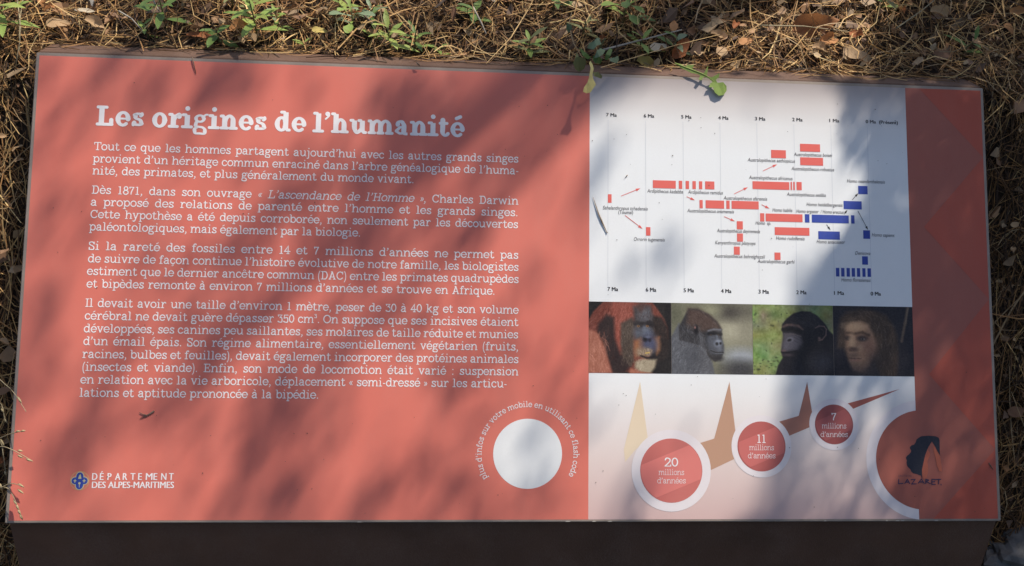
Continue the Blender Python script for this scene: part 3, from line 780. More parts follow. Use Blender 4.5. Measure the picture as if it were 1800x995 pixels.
for txt, x0, y0, x1, y1 in body:
    # square the line to the board: its height from the left end, spread between its two ends
    u0, v0 = board(x0, y0); u1, v1 = board(x1, y1)
    parts = txt.split('|')
    plain = txt.replace('|', '')
    _, _, w, k, sp = text_geo(plain, xh, 0.165, width=u1 - u0)
    V, F, x = [], [], 0.0
    for j, seg in enumerate(parts):
        for c in seg:
            if c == ' ': x += sp * xh; continue
            adv, gv, gf = glyph_mesh(c, 0.165 if j % 2 == 0 else 0.15)
            o = len(V); sl_ = 0.2 if j % 2 else 0.0
            V += [(u0 + x + a * xh * k + b * xh * sl_, v0 + (v1 - v0) * 0.5 + b * xh, LAYER * 3 + z) for a, b, z in gv]
            F += [tuple(i + o for i in f) for f in gf]
            x += adv * xh * k
    o = obj('text_line', mesh('text_line', V, F), M_letter, plate)

# ---- plain lettering (sans) made from the built-in font, struck twice for weight
def sans(name, txt, x0, y0, x1, capheight, m, bold=0.0, shear=0.0, layer=3, y1=None, parent=plate):
    cu = bpy.data.curves.new(name, 'FONT'); cu.body = txt; cu.shear = shear; cu.resolution_u = 3
    t = bpy.data.objects.new(name, cu); col.objects.link(t)
    dg = bpy.context.evaluated_depsgraph_get()
    me0 = bpy.data.meshes.new_from_object(t.evaluated_get(dg))
    n = len(me0.vertices)
    co = np.zeros(n * 3); me0.vertices.foreach_get('co', co); co = co.reshape(-1, 3)
    F0 = [tuple(p.vertices) for p in me0.polygons]
    bpy.data.objects.remove(t); bpy.data.curves.remove(cu); bpy.data.meshes.remove(me0)
    u0, v0 = board(x0, y0); u1, v1 = board(x1, y1 if y1 else y0)
    k = (u1 - u0) / (co[:, 0].max() - co[:, 0].min()); sy = capheight * PXM / 0.7
    V, F = [], []
    for j, dx in enumerate((-bold, bold) if bold else (0,)):
        F += [tuple(i + len(V) for i in f) for f in F0]
        V += [(u0 + (a - co[:, 0].min()) * k + dx * sy, v0 + b * sy, LAYER * layer + j * 8e-6) for a, b, _ in co]
    me = mesh(name, V, F)
    return obj(name, me, m, parent)

for txt, x, y, x1 in (('7 Ma', 1074, 205, 1092.3), ('6 Ma', 1140, 206.7, 1158), ('5 Ma', 1205.8, 208.5, 1223.5), ('4 Ma', 1270.8, 210.3, 1288.5), ('3 Ma', 1335.3, 211.8, 1353.3), ('2 Ma', 1400.8, 213.3, 1418.6), ('1 Ma', 1466, 215, 1483), ('0 Ma  (Présent)', 1529.7, 217, 1586)):
    sans('axis_label', txt, x, y, x1, 6.4, M_black, bold=0.028)
for txt, x, y, x1 in (('7 Ma', 1072.8, 511.4, 1091), ('6 Ma', 1140, 512.5, 1158), ('5 Ma', 1206.5, 513.6, 1224.3), ('4 Ma', 1272.3, 514.8, 1290), ('3 Ma', 1338, 516, 1356), ('2 Ma', 1404.4, 517.2, 1422), ('1 Ma', 1470.7, 518.4, 1488), ('0 Ma', 1535, 519.6, 1552.7)):
    sans('axis_label', txt, x, y, x1, 7.0, M_black, bold=0.032)
for (xa, ya), (xb, yb) in (((1076, 211), (1074.5, 503)), ((1142, 213), (1141.6, 504)), ((1207.6, 214), (1208.4, 505)), ((1272.8, 216), (1274.3, 507)), ((1337.6, 217), (1340, 508)), ((1403, 219), (1406, 509)), ((1467.6, 221), (1472.3, 510)), ((1532, 223), (1537, 511))):
    a, b = board(xa, ya), board(xb, yb); um = (a[0] + b[0]) / 2; w = 0.00024
    flat('grid_line', [[(um - w, b[1]), (um + w, b[1]), (um + w, a[1]), (um - w, a[1])]], M_grey, 2)
red_bars = [(1075.2, 341.7, 1081.6, 356.8), (1154.5, 317, 1194.7, 331.9), (1200, 318, 1206, 332.4), (1212, 318.3, 1218, 332.6), (1224, 318.6, 1230, 332.8), (1235.5, 318.9, 1241.3, 333), (1246.3, 319, 1262.5, 333.3),
    (1141.5, 399.4, 1149.2, 414.5), (1236, 351.8, 1241.7, 366.5), (1246.7, 352.2, 1279.3, 367.2), (1283, 352.8, 1289, 367.5), (1292.4, 353.2, 1340, 368.4), (1301, 389, 1311.7, 403.6), (1301.2, 410.5, 1311.7, 425.1), (1295.4, 433.6, 1305.8, 448.1),
    (1362.8, 263.8, 1388.8, 278.8), (1413.7, 253, 1449, 267.6), (1413.8, 276.7, 1454, 291.8), (1329.5, 318.8, 1394.2, 334.3), (1396.3, 320, 1399.1, 334.4), (1401, 320.1, 1403.8, 334.5), (1406.8, 320.2, 1416, 334.7),
    (1342.2, 375, 1349.6, 389.7), (1352, 375.5, 1416.8, 390.9), (1367.6, 399.4, 1428.6, 414.6), (1366.7, 444, 1377.3, 457.2)]
blue_bars = [(1420.8, 376.7, 1428.9, 391.5), (1433, 377.4, 1498, 393), (1502, 378.6, 1508.1, 393.4), (1444, 406.5, 1482, 421.6), (1489, 353.4, 1521, 368.6), (1515, 327, 1531.7, 341.9), (1523, 405, 1535, 420.2), (1520.4, 450.7, 1530.8, 465.5)]
blue_bars += [(1320 + a / 4.327, 471 + i * .12, 1320 + b / 4.327, 486.3 + i * .12) for i, (a, b) in enumerate(((667, 694), (707, 733), (748, 774), (787, 813), (827, 852), (868, 893), (907, 934)))]
for b in red_bars: flat('chart_bar', [rect(*b)], M_bar, 3)
for b in blue_bars: flat('chart_bar', [rect(*b)], M_blue, 3)
def arrow(x0, y0, x1, y1, m, w=0.55, hl=8.5, hw=2.6):
    a, b = Vector(board(x0, y0)), Vector(board(x1, y1)); d = (b - a).normalized(); nn = Vector((-d.y, d.x)); q = PXM
    s = b - d * hl * q
    flat('chart_arrow', [[tuple(a - nn * w * q), tuple(s - nn * w * q), tuple(s - nn * hw * q), tuple(b), tuple(s + nn * hw * q), tuple(s + nn * w * q), tuple(a + nn * w * q)]], m, 3)
for a in ((1098.3, 345, 1132.5, 331.3), (1213.5, 346, 1228, 352.3), (1105, 379, 1135.5, 402.5), (1297, 341.3, 1321.5, 329.5), (1348, 301, 1373, 289.3), (1345, 360, 1359, 367), (1279, 381, 1298, 389.4)): arrow(*a, M_bar)
for a in ((1458.7, 395, 1465.5, 405), (1489.5, 377, 1495.7, 369.5), (1504.5, 351.5, 1515, 340), (1514, 371, 1531.5, 404.5)): arrow(*a, M_black, .5, 7, 2.2)
for txt, x, y, x1 in (('Ardipithecus kadabba', 1144.2, 338.7, 1207.3), ('Ardipithecus ramidus', 1216, 340.6, 1277.3), ('Sahelanthropus tchadensis', 1066, 368.3, 1145), ('Orrorin tugenensis', 1120, 423.5, 1174.3),
    ('Australopithecus afarensis', 1278.3, 351, 1355), ('Australopithecus anamensis', 1214, 373.3, 1296.4), ('Australopithecus deyiremeda', 1266, 408.4, 1341.5), ('Kenyanthropus platyops', 1262.6, 429.5, 1333.6), ('Australopithecus bahrelghazali', 1260.6, 452.8, 1350),
    ('Australopithecus aethiopicus', 1321.3, 284, 1404.7), ('Australopithecus boisei', 1402.8, 274.4, 1470), ('Australopithecus robustus', 1398, 299.4, 1473.3), ('Australopithecus africanus', 1323.3, 315, 1400), ('Australopithecus sediba', 1389.3, 344.6, 1458),
    ('Homo habilis', 1364, 372.2, 1399), ('Homo ergaster  / Homo erectus', 1406, 374.2, 1489), ('Homo heidelbergensis', 1424, 362.3, 1487.3), ('Homo neanderthalensis', 1495.6, 321.2, 1562), ('Homo  sp.', 1334, 395, 1361), ('Homo rudolfensis', 1369.7, 421.7, 1420),
    ('Homo antecessor', 1441, 427.8, 1491), ('Homo sapiens', 1538, 416, 1577.7), ('Denisova', 1508.6, 448, 1535), ('Homo floresiensis', 1483.6, 494.8, 1535), ('Australopithecus garhi', 1336.6, 462.2, 1402)):
    sans('species_label', txt, x, y, x1, 6.6, M_label, bold=0.0, shear=0.22)
sans('species_label', '(Toumaï)', 1093.3, 376.2, 1119, 6.6, M_label)

# ---- the timeline under the pictures
def beam(name, pts, c, layer=2): flat(name, [pp(*pts)], mat('print_beam', lin(c), **PRINT), layer)
beam('pale_spike', [(1128, 671), (1140.5, 772), (1119, 790), (1100, 812), (1098, 790)], (226, 206, 178))
beam('beam', [(1285, 671), (1294.5, 758), (1291.5, 807), (1230, 836), (1215, 784), (1257, 771)], (188, 146, 120))
beam('beam', [(1421.5, 671.5), (1429.5, 724), (1425, 751), (1370, 774), (1355, 746), (1406, 731)], (170, 116, 98))
beam('beam', [(1584, 684), (1501, 719), (1480, 727), (1476, 714), (1491, 709.5)], (164, 92, 80))
M_ring = mat('print_ring', lin((228, 219, 219)), **PRINT)
for cx, cy, r, ro, num, tint_c in ((1181, 827, 54.5, 69.5, '20', (198, 110, 102)), (1340, 784.6, 42.2, 52.5, '11', (180, 96, 90)), (1467.8, 746, 33.5, 43.3, '7', (156, 82, 79))):
    flat('ring', [disc(cx, cy, ro)], M_ring, 3)
    flat('timeline_disc', [disc(cx, cy, r)], mat('print_disc', lin(tint_c), noise=0.02, scale=6, **PRINT), 4)
    # paler band where the beam passes behind the disc
    d = disc(cx, cy, r - .4); u, v = board(cx, cy); ang = R(22); rr = (r - .4) * PXM
    q = [(u + rr * math.cos(ang + R(t)), v + rr * math.sin(ang + R(t))) for t in range(-38, 33, 5)] + [(u - rr * math.cos(ang + R(t)), v - rr * math.sin(ang + R(t))) for t in range(-32, 39, 5)]
    flat('disc_band', [q], mat('print_disc_band', lin([min(255, c * 1.07 + 6) for c in tint_c]), **PRINT), 5)
    s = 1.0
    hN = {'20': 13, '11': 12.5, '7': 11.5}[num]; hT = {'20': 6.5, '11': 6.4, '7': 6.2}[num]
    wt = {'20': 45, '11': 43.5, '7': 43}[num]; wn = {'20': 25, '11': 17, '7': 10}[num]
    yn = {'20': 820, '11': 778.5, '7': 739}[num]
    letter_line('disc_lettering', num, cx - wn / 2, yn, cx + wn / 2, yn, hN * PXM * .88, 0.17, layer=6)
    dy1, dy2 = {'20': (14.8, 29.5), '11': (12.7, 27), '7': (14, 29)}[num]
    letter_line('disc_lettering', 'millions', cx - wt / 2, yn + dy1, cx + wt / 2, yn + dy1, hT * PXM * 1.08, 0.11, layer=6)
    letter_line('disc_lettering', 'd’années', cx - wt * .56, yn + dy2, cx + wt * .56, yn + dy2, hT * PXM * 1.08, 0.11, layer=6)
# large ring running into the strip, and its disc
cx, cy = 1624, 808
uc, vc = board(cx, cy); uo = board(cx - 100, cy)[0]; ui = board(cx - 83, cy)[0]; ro, ri = uc - uo, uc - ui
def clip_arc(r, n=64):
    a = math.acos((UR - uc) / r)
    return [(uc + r * math.cos(a + (2 * math.pi - 2 * a) * i / n), vc + r * math.sin(a + (2 * math.pi - 2 * a) * i / n)) for i in range(n + 1)]
flat('ring', [clip_arc(ro)], M_ring, 2)
flat('muted_red_disc', [clip_arc(ri)], M_reddark, 3)

# emblem with a head in profile and the word under it
def zp(pts, ox, oy, s): return [board(ox + x / s, oy + y / s) for x, y in pts]
Z = lambda pts: zp(pts, 1560, 740, 7.657)
flat('emblem_head', [Z([(470, 205), (560, 198), (660, 205), (700, 225), (712, 260), (712, 400), (718, 470), (690, 420), (650, 340), (608, 275), (560, 350), (525, 430), (500, 520), (485, 590), (470, 660), (466, 720), (470, 775), (455, 735), (400, 715), (350, 705), (325, 680), (312, 650), (280, 620), (265, 590), (262, 555), (268, 530), (258, 510), (255, 490), (275, 465), (300, 445), (325, 415), (325, 395), (312, 370), (310, 350), (335, 325), (365, 320), (390, 285), (400, 250), (435, 222)])], M_navy, 4)
flat('emblem_flame', [Z([(608, 278), (570, 345), (548, 385), (578, 425), (580, 460), (560, 505), (542, 540), (552, 610), (550, 690), (530, 760), (490, 782), (474, 730), (468, 655), (492, 560), (515, 460), (560, 355)])], M_orange, 4)
flat('emblem_flame', [Z([(632, 330), (690, 430), (718, 478), (735, 620), (738, 680), (702, 675), (672, 600), (655, 500), (630, 400)])], M_orange, 4)
M_ink = mat('print_ink_purple', lin((62, 50, 78)), **PRINT)
def scrawl(name, strokes, ox, oy, s, w, m):
    V, F = [], []
    for k, p in enumerate(strokes):
        q = [Vector(board(ox + x / s, oy + y / s)) for x, y in p]
        for a, b in zip(q, q[1:]):
            d = (b - a).normalized(); nn = Vector((-d.y, d.x)) * w * PXM; e = d * w * PXM * .7
            o = len(V); z = LAYER * 5 + len(F) * 4e-6
            V += [(*(a - e - nn), z), (*(b + e - nn), z), (*(b + e + nn), z), (*(a - e + nn), z)]; F.append((o, o + 1, o + 2, o + 3))
    return obj(name, mesh(name, V, F), m, plate)
scrawl('emblem_lettering', [[(155, 785), (152, 845), (212, 838)], [(235, 840), (272, 785), (300, 842)], [(245, 822), (295, 822)], [(320, 790), (375, 785), (328, 848), (390, 845)], [(415, 838), (460, 780), (498, 842)], [(430, 820), (490, 820)], [(518, 842), (520, 785), (560, 795), (525, 815), (578, 842)], [(650, 785), (602, 785), (600, 852), (648, 852)], [(602, 818), (640, 816)], [(660, 785), (722, 785)], [(692, 785), (690, 848)], [(722, 850), (724, 862)]], 1560, 740, 7.657, 0.85, M_ink)
sans('emblem_lettering', 'GROTTE DU', 1579.8, 838, 1603, 3.4, mat('print_ink_faint', lin((104, 70, 78)), **PRINT), shear=0.1, layer=4)

# mobile-code roundel: white disc (the code itself is left out) and the words round it
flat('roundel', [disc(929, 797.5, 60.3, 64)], M_white, 2)
def arc_text(txt, cx, cy, rad, a0, a1, xh, W):
    u, v = board(cx, cy); r = rad * PXM
    _, _, w, _, _ = text_geo(txt, xh, W)
    k = R(a0 - a1) * r / w
    V, F, x = [], [], 0.0
    for c in txt:
        if c == ' ': x += 0.5 * xh * k; continue
        adv, gv, gf = glyph_mesh(c, W)
        am = R(a0) - (x + adv * xh * k / 2) / r
        o = len(V)
        for a, b, z in gv:
            px, py = (a - adv / 2) * xh * min(k, 1.08), b * xh
            rr = r + py
            V.append((u + rr * math.cos(am) + px * math.sin(am), v + rr * math.sin(am) - px * math.cos(am), LAYER * 3 + z))
        F += [tuple(i + o for i in f) for f in gf]
        x += adv * xh * k
    return obj('roundel_lettering', mesh('roundel_lettering', V, F), M_letter, plate)
arc_text('plus d’infos sur votre mobile en utilisant ce flash code', 929, 797.5, 80, 211, -27.5, 7.3 * PXM, 0.16)

# department emblem and name
u0, v0 = board(141.3, 845); q = PXM
M_gold = mat('print_gold', lin((206, 160, 110)), **PRINT)
flat('crest', [[(u0 + 15.6 * q * math.cos(R(a)), v0 + 15.6 * q * math.sin(R(a))) for a in range(0, 360, 10)]], M_gold, 2)
flat('crest', [[(u0 + 14.4 * q * math.cos(R(a)), v0 + 14.4 * q * math.sin(R(a))) for a in range(0, 360, 10)]], M_red, 3)
for dx, dy, rx, ry, mm, ly in ((0, 6.5, 7.2, 8.4, M_cream, 4), (0, -6.5, 7.4, 8.6, M_cream, 4.1), (-7, 0, 7.2, 7.0, M_cream, 4.2), (7, 0, 7.2, 7.0, M_cream, 4.3), (0, 6.5, 5.8, 7.2, M_blue, 5), (0, -6.5, 6, 7.4, M_blue, 5.1), (-7, 0, 6, 5.6, M_blue, 5.2), (7, 0, 6, 5.6, M_blue, 5.3)):
    flat('crest_lobe', [[(u0 + (dx + rx * math.cos(R(a))) * q, v0 + (dy + ry * math.sin(R(a))) * q) for a in range(0, 360, 15)]], mm, ly)
flat('crest_mark', [[(u0 + x * q, v0 + y * q) for x, y in ((-2.6, 3.2), (2.6, 3.2), (2, 8), (0.6, 11.4), (-1.4, 8.4))]], M_cream, 6)
for dx in (-7.4, 7.2):
    flat('crest_mark', [[(u0 + (dx + x) * q, v0 + y * q) for x, y in ((-3.2, 0), (-.9, .9), (0, 3.6), (.9, .9), (3.2, 0), (.9, -.9), (0, -3.8), (-.9, -.9))]], M_cream, 6)
flat('crest_mark', [[(u0 + x * q, v0 + y * q) for x, y in ((-2, -3), (0, -2), (2, -3), (1.6, -5), (.5, -6), (.4, -11), (-.4, -11), (-.5, -6), (-1.8, -5))]], M_cream, 6)
D = 'DÉPARTEMENT'
adv = (307.0 - 163) / (len(D) - 0.32)
for i, ch in enumerate(D):                      # widely spaced capitals, one by one
    w = {'M': 11.2, 'T': 8, 'E': 6.2, 'É': 6.2, 'P': 6.6, 'R': 7.6}.get(ch, 8.8)
    sans('name_lettering', ch, 163 + i * adv, 843.6, 163 + i * adv + w, 11.4, M_letter, bold=0.02)
sans('name_lettering', 'DES ALPES-MARITIMES', 162.5, 857.8, 306.3, 10.6, M_letter, bold=0.024)

# paint chipped off along the lower edge
gc = random.Random(3)
M_chip = mat('chipped_edge', (0.42, 0.38, 0.33), rough=.6)
for i in range(9):
    u = gc.choice([gc.uniform(.24, .44), gc.uniform(.05, 1.15)]); w = gc.uniform(.0015, .007); v = .0004; o_ = .0003
    flat('chipped_spot', [[(u, v), (u + w * .4, v - o_ * .2), (u + w, v), (u + w * .8, v + gc.uniform(.0006, .0013)), (u + w * .3, v + gc.uniform(.0008, .0016))]], M_chip, 1.5)
# ---------------------------------------------------------------- ground and litter
M_soil = mat('forest_soil', (0.036, 0.023, 0.015), rough=0.95, spec=0.2, noise=0.6, scale=40, bump=0.8, bscale=160, detail=8)
def axis(lo, hi, near0, near1, step):
    a = list(np.arange(near0, near1 + 1e-6, step)); s = step; x = near0
    while x > lo: s *= 1.35; x -= s; a.insert(0, x)
    s = step; x = near1
    while x < hi: s *= 1.35; x += s; a.append(x)
    return a
gx, gy = axis(-90, 90, -1.3, 1.3, 0.03), axis(-90, 90, -0.6, 1.5, 0.03)
V = [(x, y, ground_z(x, y)) for y in gy for x in gx]
nx = len(gx)
F = [(r * nx + c, r * nx + c + 1, (r + 1) * nx + c + 1, (r + 1) * nx + c) for r in range(len(gy) - 1) for c in range(nx - 1)]
tag(obj('ground', mesh('ground', V, F, True), M_soil), kind='structure')

def gz_np(x, y):
    d = y - YR
    up = ZT - 0.022 + 0.22 * np.minimum(d, 1.2)
    dn = ZT - 0.022 - 1.05 * np.minimum(-d, 0.62) - 0.06 * np.clip(-d - 0.62, 0, 30)
    return np.where(d > 0, up, dn)
gnd = np.vectorize(ground_z)

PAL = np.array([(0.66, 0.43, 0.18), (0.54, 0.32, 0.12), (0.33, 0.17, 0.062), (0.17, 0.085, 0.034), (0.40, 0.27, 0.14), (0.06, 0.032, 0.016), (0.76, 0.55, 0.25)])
def strips(n, box, lmin, lmax, wmin, wmax, lift, seed, wts, tilt=0.16, curve=0.16, seg=3):
    g = np.random.RandomState(seed)
    x, y = g.uniform(box[0], box[1], n), g.uniform(box[2], box[3], n)
    L, a = g.uniform(lmin, lmax, n), g.uniform(0, 2 * np.pi, n)
    z = gnd(x, y)
    # local slope of the bank, so that needles lie along it
    sy = (gnd(x, y + 0.02) - z) / 0.02; sx = (gnd(x + 0.02, y) - z) / 0.02
    h = g.uniform(0.0, 1, n) ** 1.6 * lift
    tl, cv, sag = g.normal(0, tilt, n), g.normal(0, curve, n), g.normal(0.0, 0.10, n)
    w = g.uniform(wmin, wmax, n); roll = g.normal(0, 0.6, n)
    P = []
    for i in range(seg + 1):
        t = i / seg - 0.5
        dx, dy = np.cos(a) * L * t - np.sin(a) * L * cv * (4 * t * t - .5), np.sin(a) * L * t + np.cos(a) * L * cv * (4 * t * t - .5)
        px, py = x + dx, y + dy
        pz = z + np.clip(sx, -2, 2) * dx + np.clip(sy, -2, 2) * dy + h + tl * L * t + sag * L * (4 * t * t - .3) * -1 + 0.001
        P.append(np.stack([px, py, pz], 1))
    wx, wy, wz = -np.sin(a) * np.cos(roll), np.cos(a) * np.cos(roll), np.sin(roll)
    Wd = np.stack([wx, wy, wz], 1) * (w / 2)[:, None]
    # keep the cabinet and the board clear; ends may lie on the ledge
    keep = np.ones(n, bool)
    spill = np.where(g.rand(n) < .22, YT + 0.007, YT + 0.026)
    for p in P:
        ins = (np.abs(p[:, 0]) < 0.604) & (p[:, 1] < spill)
        keep &= ~ins
    P = np.stack(P, 1)[keep]; Wd = Wd[keep]; k = len(P)
    led = (np.abs(P[..., 0]) < 0.604) & (P[..., 1] < YT + 0.045)
    P[..., 2] = np.where(led, np.maximum(P[..., 2], ZT - 0.0005 - 0.23 * (P[..., 1] - YT - .004) + 0.0012 + 0.002 * g.rand(k, 1)), P[..., 2])
    taper = np.array([0.75, 1, 1, 0.45]) if seg == 3 else np.ones(seg + 1)
    VV = np.stack([P - Wd[:, None] * taper[None, :, None], P + Wd[:, None] * taper[None, :, None]], 2).reshape(-1, 3)
    b = (np.arange(k) * (seg + 1) * 2)[:, None]
    FF = np.concatenate([b + np.array([[2 * i, 2 * i + 2, 2 * i + 3, 2 * i + 1]]) for i in range(seg)], 1).reshape(-1, 4)
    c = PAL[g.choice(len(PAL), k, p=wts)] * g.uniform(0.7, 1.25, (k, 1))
    return VV, FF, np.repeat(c, seg, axis=0)

def join(parts):
    V, F, C, o = [], [], [], 0
    for v, f, c in parts: V.append(v); F.append(f + o); C.append(c); o += len(v)
    return np.concatenate(V), np.concatenate(F), np.concatenate(C)
def np_mesh(name, V, F, C):
    me = bpy.data.meshes.new(name)
    me.vertices.add(len(V)); me.vertices.foreach_set('co', V.astype(np.float32).ravel())
    me.loops.add(F.size); me.loops.foreach_set('vertex_index', F.astype(np.int32).ravel())
    me.polygons.add(len(F)); me.polygons.foreach_set('loop_start', (np.arange(len(F)) * F.shape[1]).astype(np.int32))
    me.update(calc_edges=True); set_col(me, C); return me
M_needle = mat('dry_needles', (1, 1, 1), attr=True, rough=0.65, spec=0.3, transl=0.12)
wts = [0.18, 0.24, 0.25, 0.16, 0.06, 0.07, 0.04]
drk = [0.02, 0.06, 0.22, 0.34, 0.06, 0.30, 0.0]  # dark mix: puts shade low in the pile and on the right bank
back = (-1.15, 1.15, YR - 0.02, YR + 0.75)
lit_ = [
    strips(24000, back, 0.025, 0.07, 0.0010, 0.0017, 0.004, 11, drk),  # lower layer, shade between the needles put into its colour
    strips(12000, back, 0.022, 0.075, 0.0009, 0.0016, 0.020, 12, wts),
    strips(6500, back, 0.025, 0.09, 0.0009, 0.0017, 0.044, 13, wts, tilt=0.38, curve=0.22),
    strips(420, back, 0.10, 0.20, 0.0014, 0.0022, 0.030, 14, [.3, .3, .1, .05, .15, 0, .1], tilt=0.12, curve=0.1),
]
for sx in (-1, 1):                                   # down the bank on both sides of the cabinet
    bx = (0.6, 1.15, -0.35, YR) if sx > 0 else (-1.15, -0.6, -0.35, YR)
    lit_ += [strips(8000, bx, 0.03, 0.08, 0.0010, 0.0017, 0.004, 15 + sx, drk), strips(6500, bx, 0.03, 0.09, 0.0009, 0.0016, 0.018, 18 + sx, wts if sx < 0 else drk), strips(500, bx, 0.08, 0.18, 0.0013, 0.0022, 0.025, 21 + sx, wts if sx < 0 else drk)]  # right bank in the dark mix, its shade put into the needle colour
lit_ += [strips(2500, (-1.15, 1.15, -0.75, -0.2), 0.04, 0.09, 0.0010, 0.0017, 0.01, 25, wts)]
# the litter thins out over the wider bank and path
for k, bx in enumerate(((-3.2, -1.1, -0.3, 3.0), (1.1, 3.2, -0.3, 3.0), (-1.15, 1.15, YR + 0.7, 3.0), (-3.2, 3.2, -2.6, -0.3))):
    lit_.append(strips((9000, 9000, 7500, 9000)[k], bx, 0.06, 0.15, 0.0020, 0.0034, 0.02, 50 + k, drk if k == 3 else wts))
V, F, C = join(lit_)
tag(obj('pine_needle_litter', np_mesh('pine_needle_litter', V, F, C), M_needle), 'thick mat of dry straw-brown pine needles covering the bank', 'pine needles', kind='stuff')

# crumbs of bark and broken leaf
def chips(n, box, seed):
    g = np.random.RandomState(seed)
    V, F, C = [], [], []
    pal = [(0.36, 0.22, 0.12), (0.28, 0.16, 0.09), (0.42, 0.29, 0.16), (0.18, 0.11, 0.07), (0.42, 0.24, 0.12), (0.38, 0.26, 0.15)]
    for _ in range(n):
        x, y = g.uniform(box[0], box[1]), g.uniform(box[2], box[3])
        if abs(x) < 0.625 and y < YT + 0.05: continue
        r = g.uniform(0.003, 0.012) if g.rand() < .85 else g.uniform(.011, .018); c = Vector((x, y, ground_z(x, y) + g.uniform(0.002, 0.026)))
        nrm = Vector((g.normal(0, .5), g.normal(0, .5) - .2, 1)).normalized(); a = nrm.orthogonal().normalized(); b = nrm.cross(a); rot = g.uniform(0, 6.28)
        o = len(V); k = 5
        for i in range(k):
            t = rot + 2 * math.pi * i / k + g.normal(0, .2); q = r * g.uniform(.55, 1.2)
            V.append(c + a * math.cos(t) * q + b * math.sin(t) * q * .6 + nrm * g.normal(0, r * .25))
        F.append(tuple(range(o, o + k))); C.append(np.array(pal[g.randint(len(pal))]) * g.uniform(.7, 1.2))
    me = mesh('leaf_crumbs', V, F); set_col(me, C); return me
tag(obj('leaf_crumbs', chips(5200, (-1.1, 1.1, -0.3, YR + 0.6), 5), M_needle), 'crumbs of bark and broken leaf scattered through the needle litter', 'leaf crumbs', kind='stuff')
# ---------------------------------------------------------------- dead leaves
def leaf_mesh(name, L, W, cup=0.3, bend=0.3, wave=0.1, twist=0.0, shape='ovate', seed=0, ns=8, nt=4):
    """a leaf lying along +x from its stalk, cupped across and bent along its midrib"""
    g = random.Random(seed)
    V, F = [], []
    for i in range(ns + 1):
        s = i / ns
        if shape == 'ovate': w = math.sin(math.pi * min(1, s * 0.93 + 0.07) ** 0.8) ** 0.9
        elif shape == 'lance': w = math.sin(math.pi * (s * 0.94 + 0.04)) ** 1.1
        elif shape == 'round': w = math.sqrt(max(0.0, 1 - (2 * s - 1) ** 2)) * .96 + .03
        elif shape == 'spoon': w = 0.16 + 0.84 * math.exp(-((s - 0.72) / 0.23) ** 2) if s < .97 else .35
        ang = bend * s
        x = L * (math.sin(ang) / bend if abs(bend) > 1e-3 else s); z = -L * ((1 - math.cos(ang)) / bend if abs(bend) > 1e-3 else 0)
        wv = wave * math.sin(s * 9 + seed) * W
        for j in range(nt + 1):
            t = 2 * j / nt - 1
            jag = 1 + (g.uniform(-.12, .12) if abs(t) == 1 else 0)
            y = t * w * W / 2 * jag
            dz = cup * abs(t) ** 1.6 * w * W / 2 + wv * t * abs(t) + 0.25 * W * twist * t * s
            V.append((x + dz * math.sin(ang), y, z + dz * math.cos(ang) + 0.0))
    k = nt + 1
    F = [(i * k + j, (i + 1) * k + j, (i + 1) * k + j + 1, i * k + j + 1) for i in range(ns) for j in range(nt)]
    return mesh(name, V, F, True)

def dead_mat(name, c): return mat(name, c, rough=0.7, spec=0.25, noise=0.28, scale=70, transl=0.22, detail=6)
DM = {'russet': dead_mat('dead_leaf_russet', (0.40, 0.18, 0.075)), 'rust': dead_mat('dead_leaf_rust', (0.36, 0.13, 0.050)), 'orange': dead_mat('dead_leaf_orange', (0.52, 0.25, 0.10)), 'tan': dead_mat('dead_leaf_tan', (0.50, 0.33, 0.18)), 'cream': dead_mat('dead_leaf_cream', (0.62, 0.52, 0.37)),
      'brown': dead_mat('dead_leaf_brown', (0.24, 0.13, 0.075)), 'yellow': dead_mat('dead_leaf_yellow', (0.55, 0.42, 0.13)), 'pale': dead_mat('dead_leaf_bleached', (0.70, 0.66, 0.58))}
LM = {}
for nm, kw in {'flat': dict(cup=.15, bend=.3, wave=.10), 'curl': dict(cup=.9, bend=.6, wave=.16), 'roll': dict(cup=1.6, bend=.9, wave=.1), 'half': dict(cup=.5, bend=-.7, wave=.22)}.items():
    for sh in ('ovate', 'lance', 'round'):
        LM[nm, sh] = leaf_mesh('dead_leaf', 1, .52 if sh == 'ovate' else .3 if sh == 'lance' else .8, shape=sh, seed=len(LM), **kw)
def over_board(px, py, n):
    """the point seen at a photo pixel, n metres above the board's face"""
    d = ray_dir(px, py); t = ((PO + PN * n) - CAM).dot(PN) / d.dot(PN)
    return CAM + d * t
def leaf_at(px, py, length_px, deg, form, shape, c, label, group=None, lift=0.02, pitch=0.0, roll=0.0, p=None, name='dead_leaf', cat='dead leaf'):
    """a leaf centred on a photo pixel, deg measured anticlockwise in the picture"""
    p = p or on_ground(px, py) + Vector((0, 0, lift))
    me = LM[form, shape].copy(); me.materials.clear(); me.materials.append(DM[c])
    o = obj('dead_leaf', me); L = length_px * 0.00082
    # lie across the line of sight's ground plane, turned by deg
    up = Vector((0, -0.35, 1)).normalized(); r = Vector((1, 0, 0)); f = up.cross(r)
    d = r * math.cos(R(deg)) + f * math.sin(R(deg)); s = up.cross(d)
    Mx = Matrix((d, s, up)).transposed() @ Matrix.Rotation(R(roll), 3, 'X') @ Matrix.Rotation(-R(pitch), 3, 'Y')
    o.matrix_world = Matrix.Translation(p - (Mx @ Vector((1, 0, 0))) * L * .5) @ Mx.to_4x4() @ Matrix.Scale(L, 4)
    tag(o, label, cat, group); return o

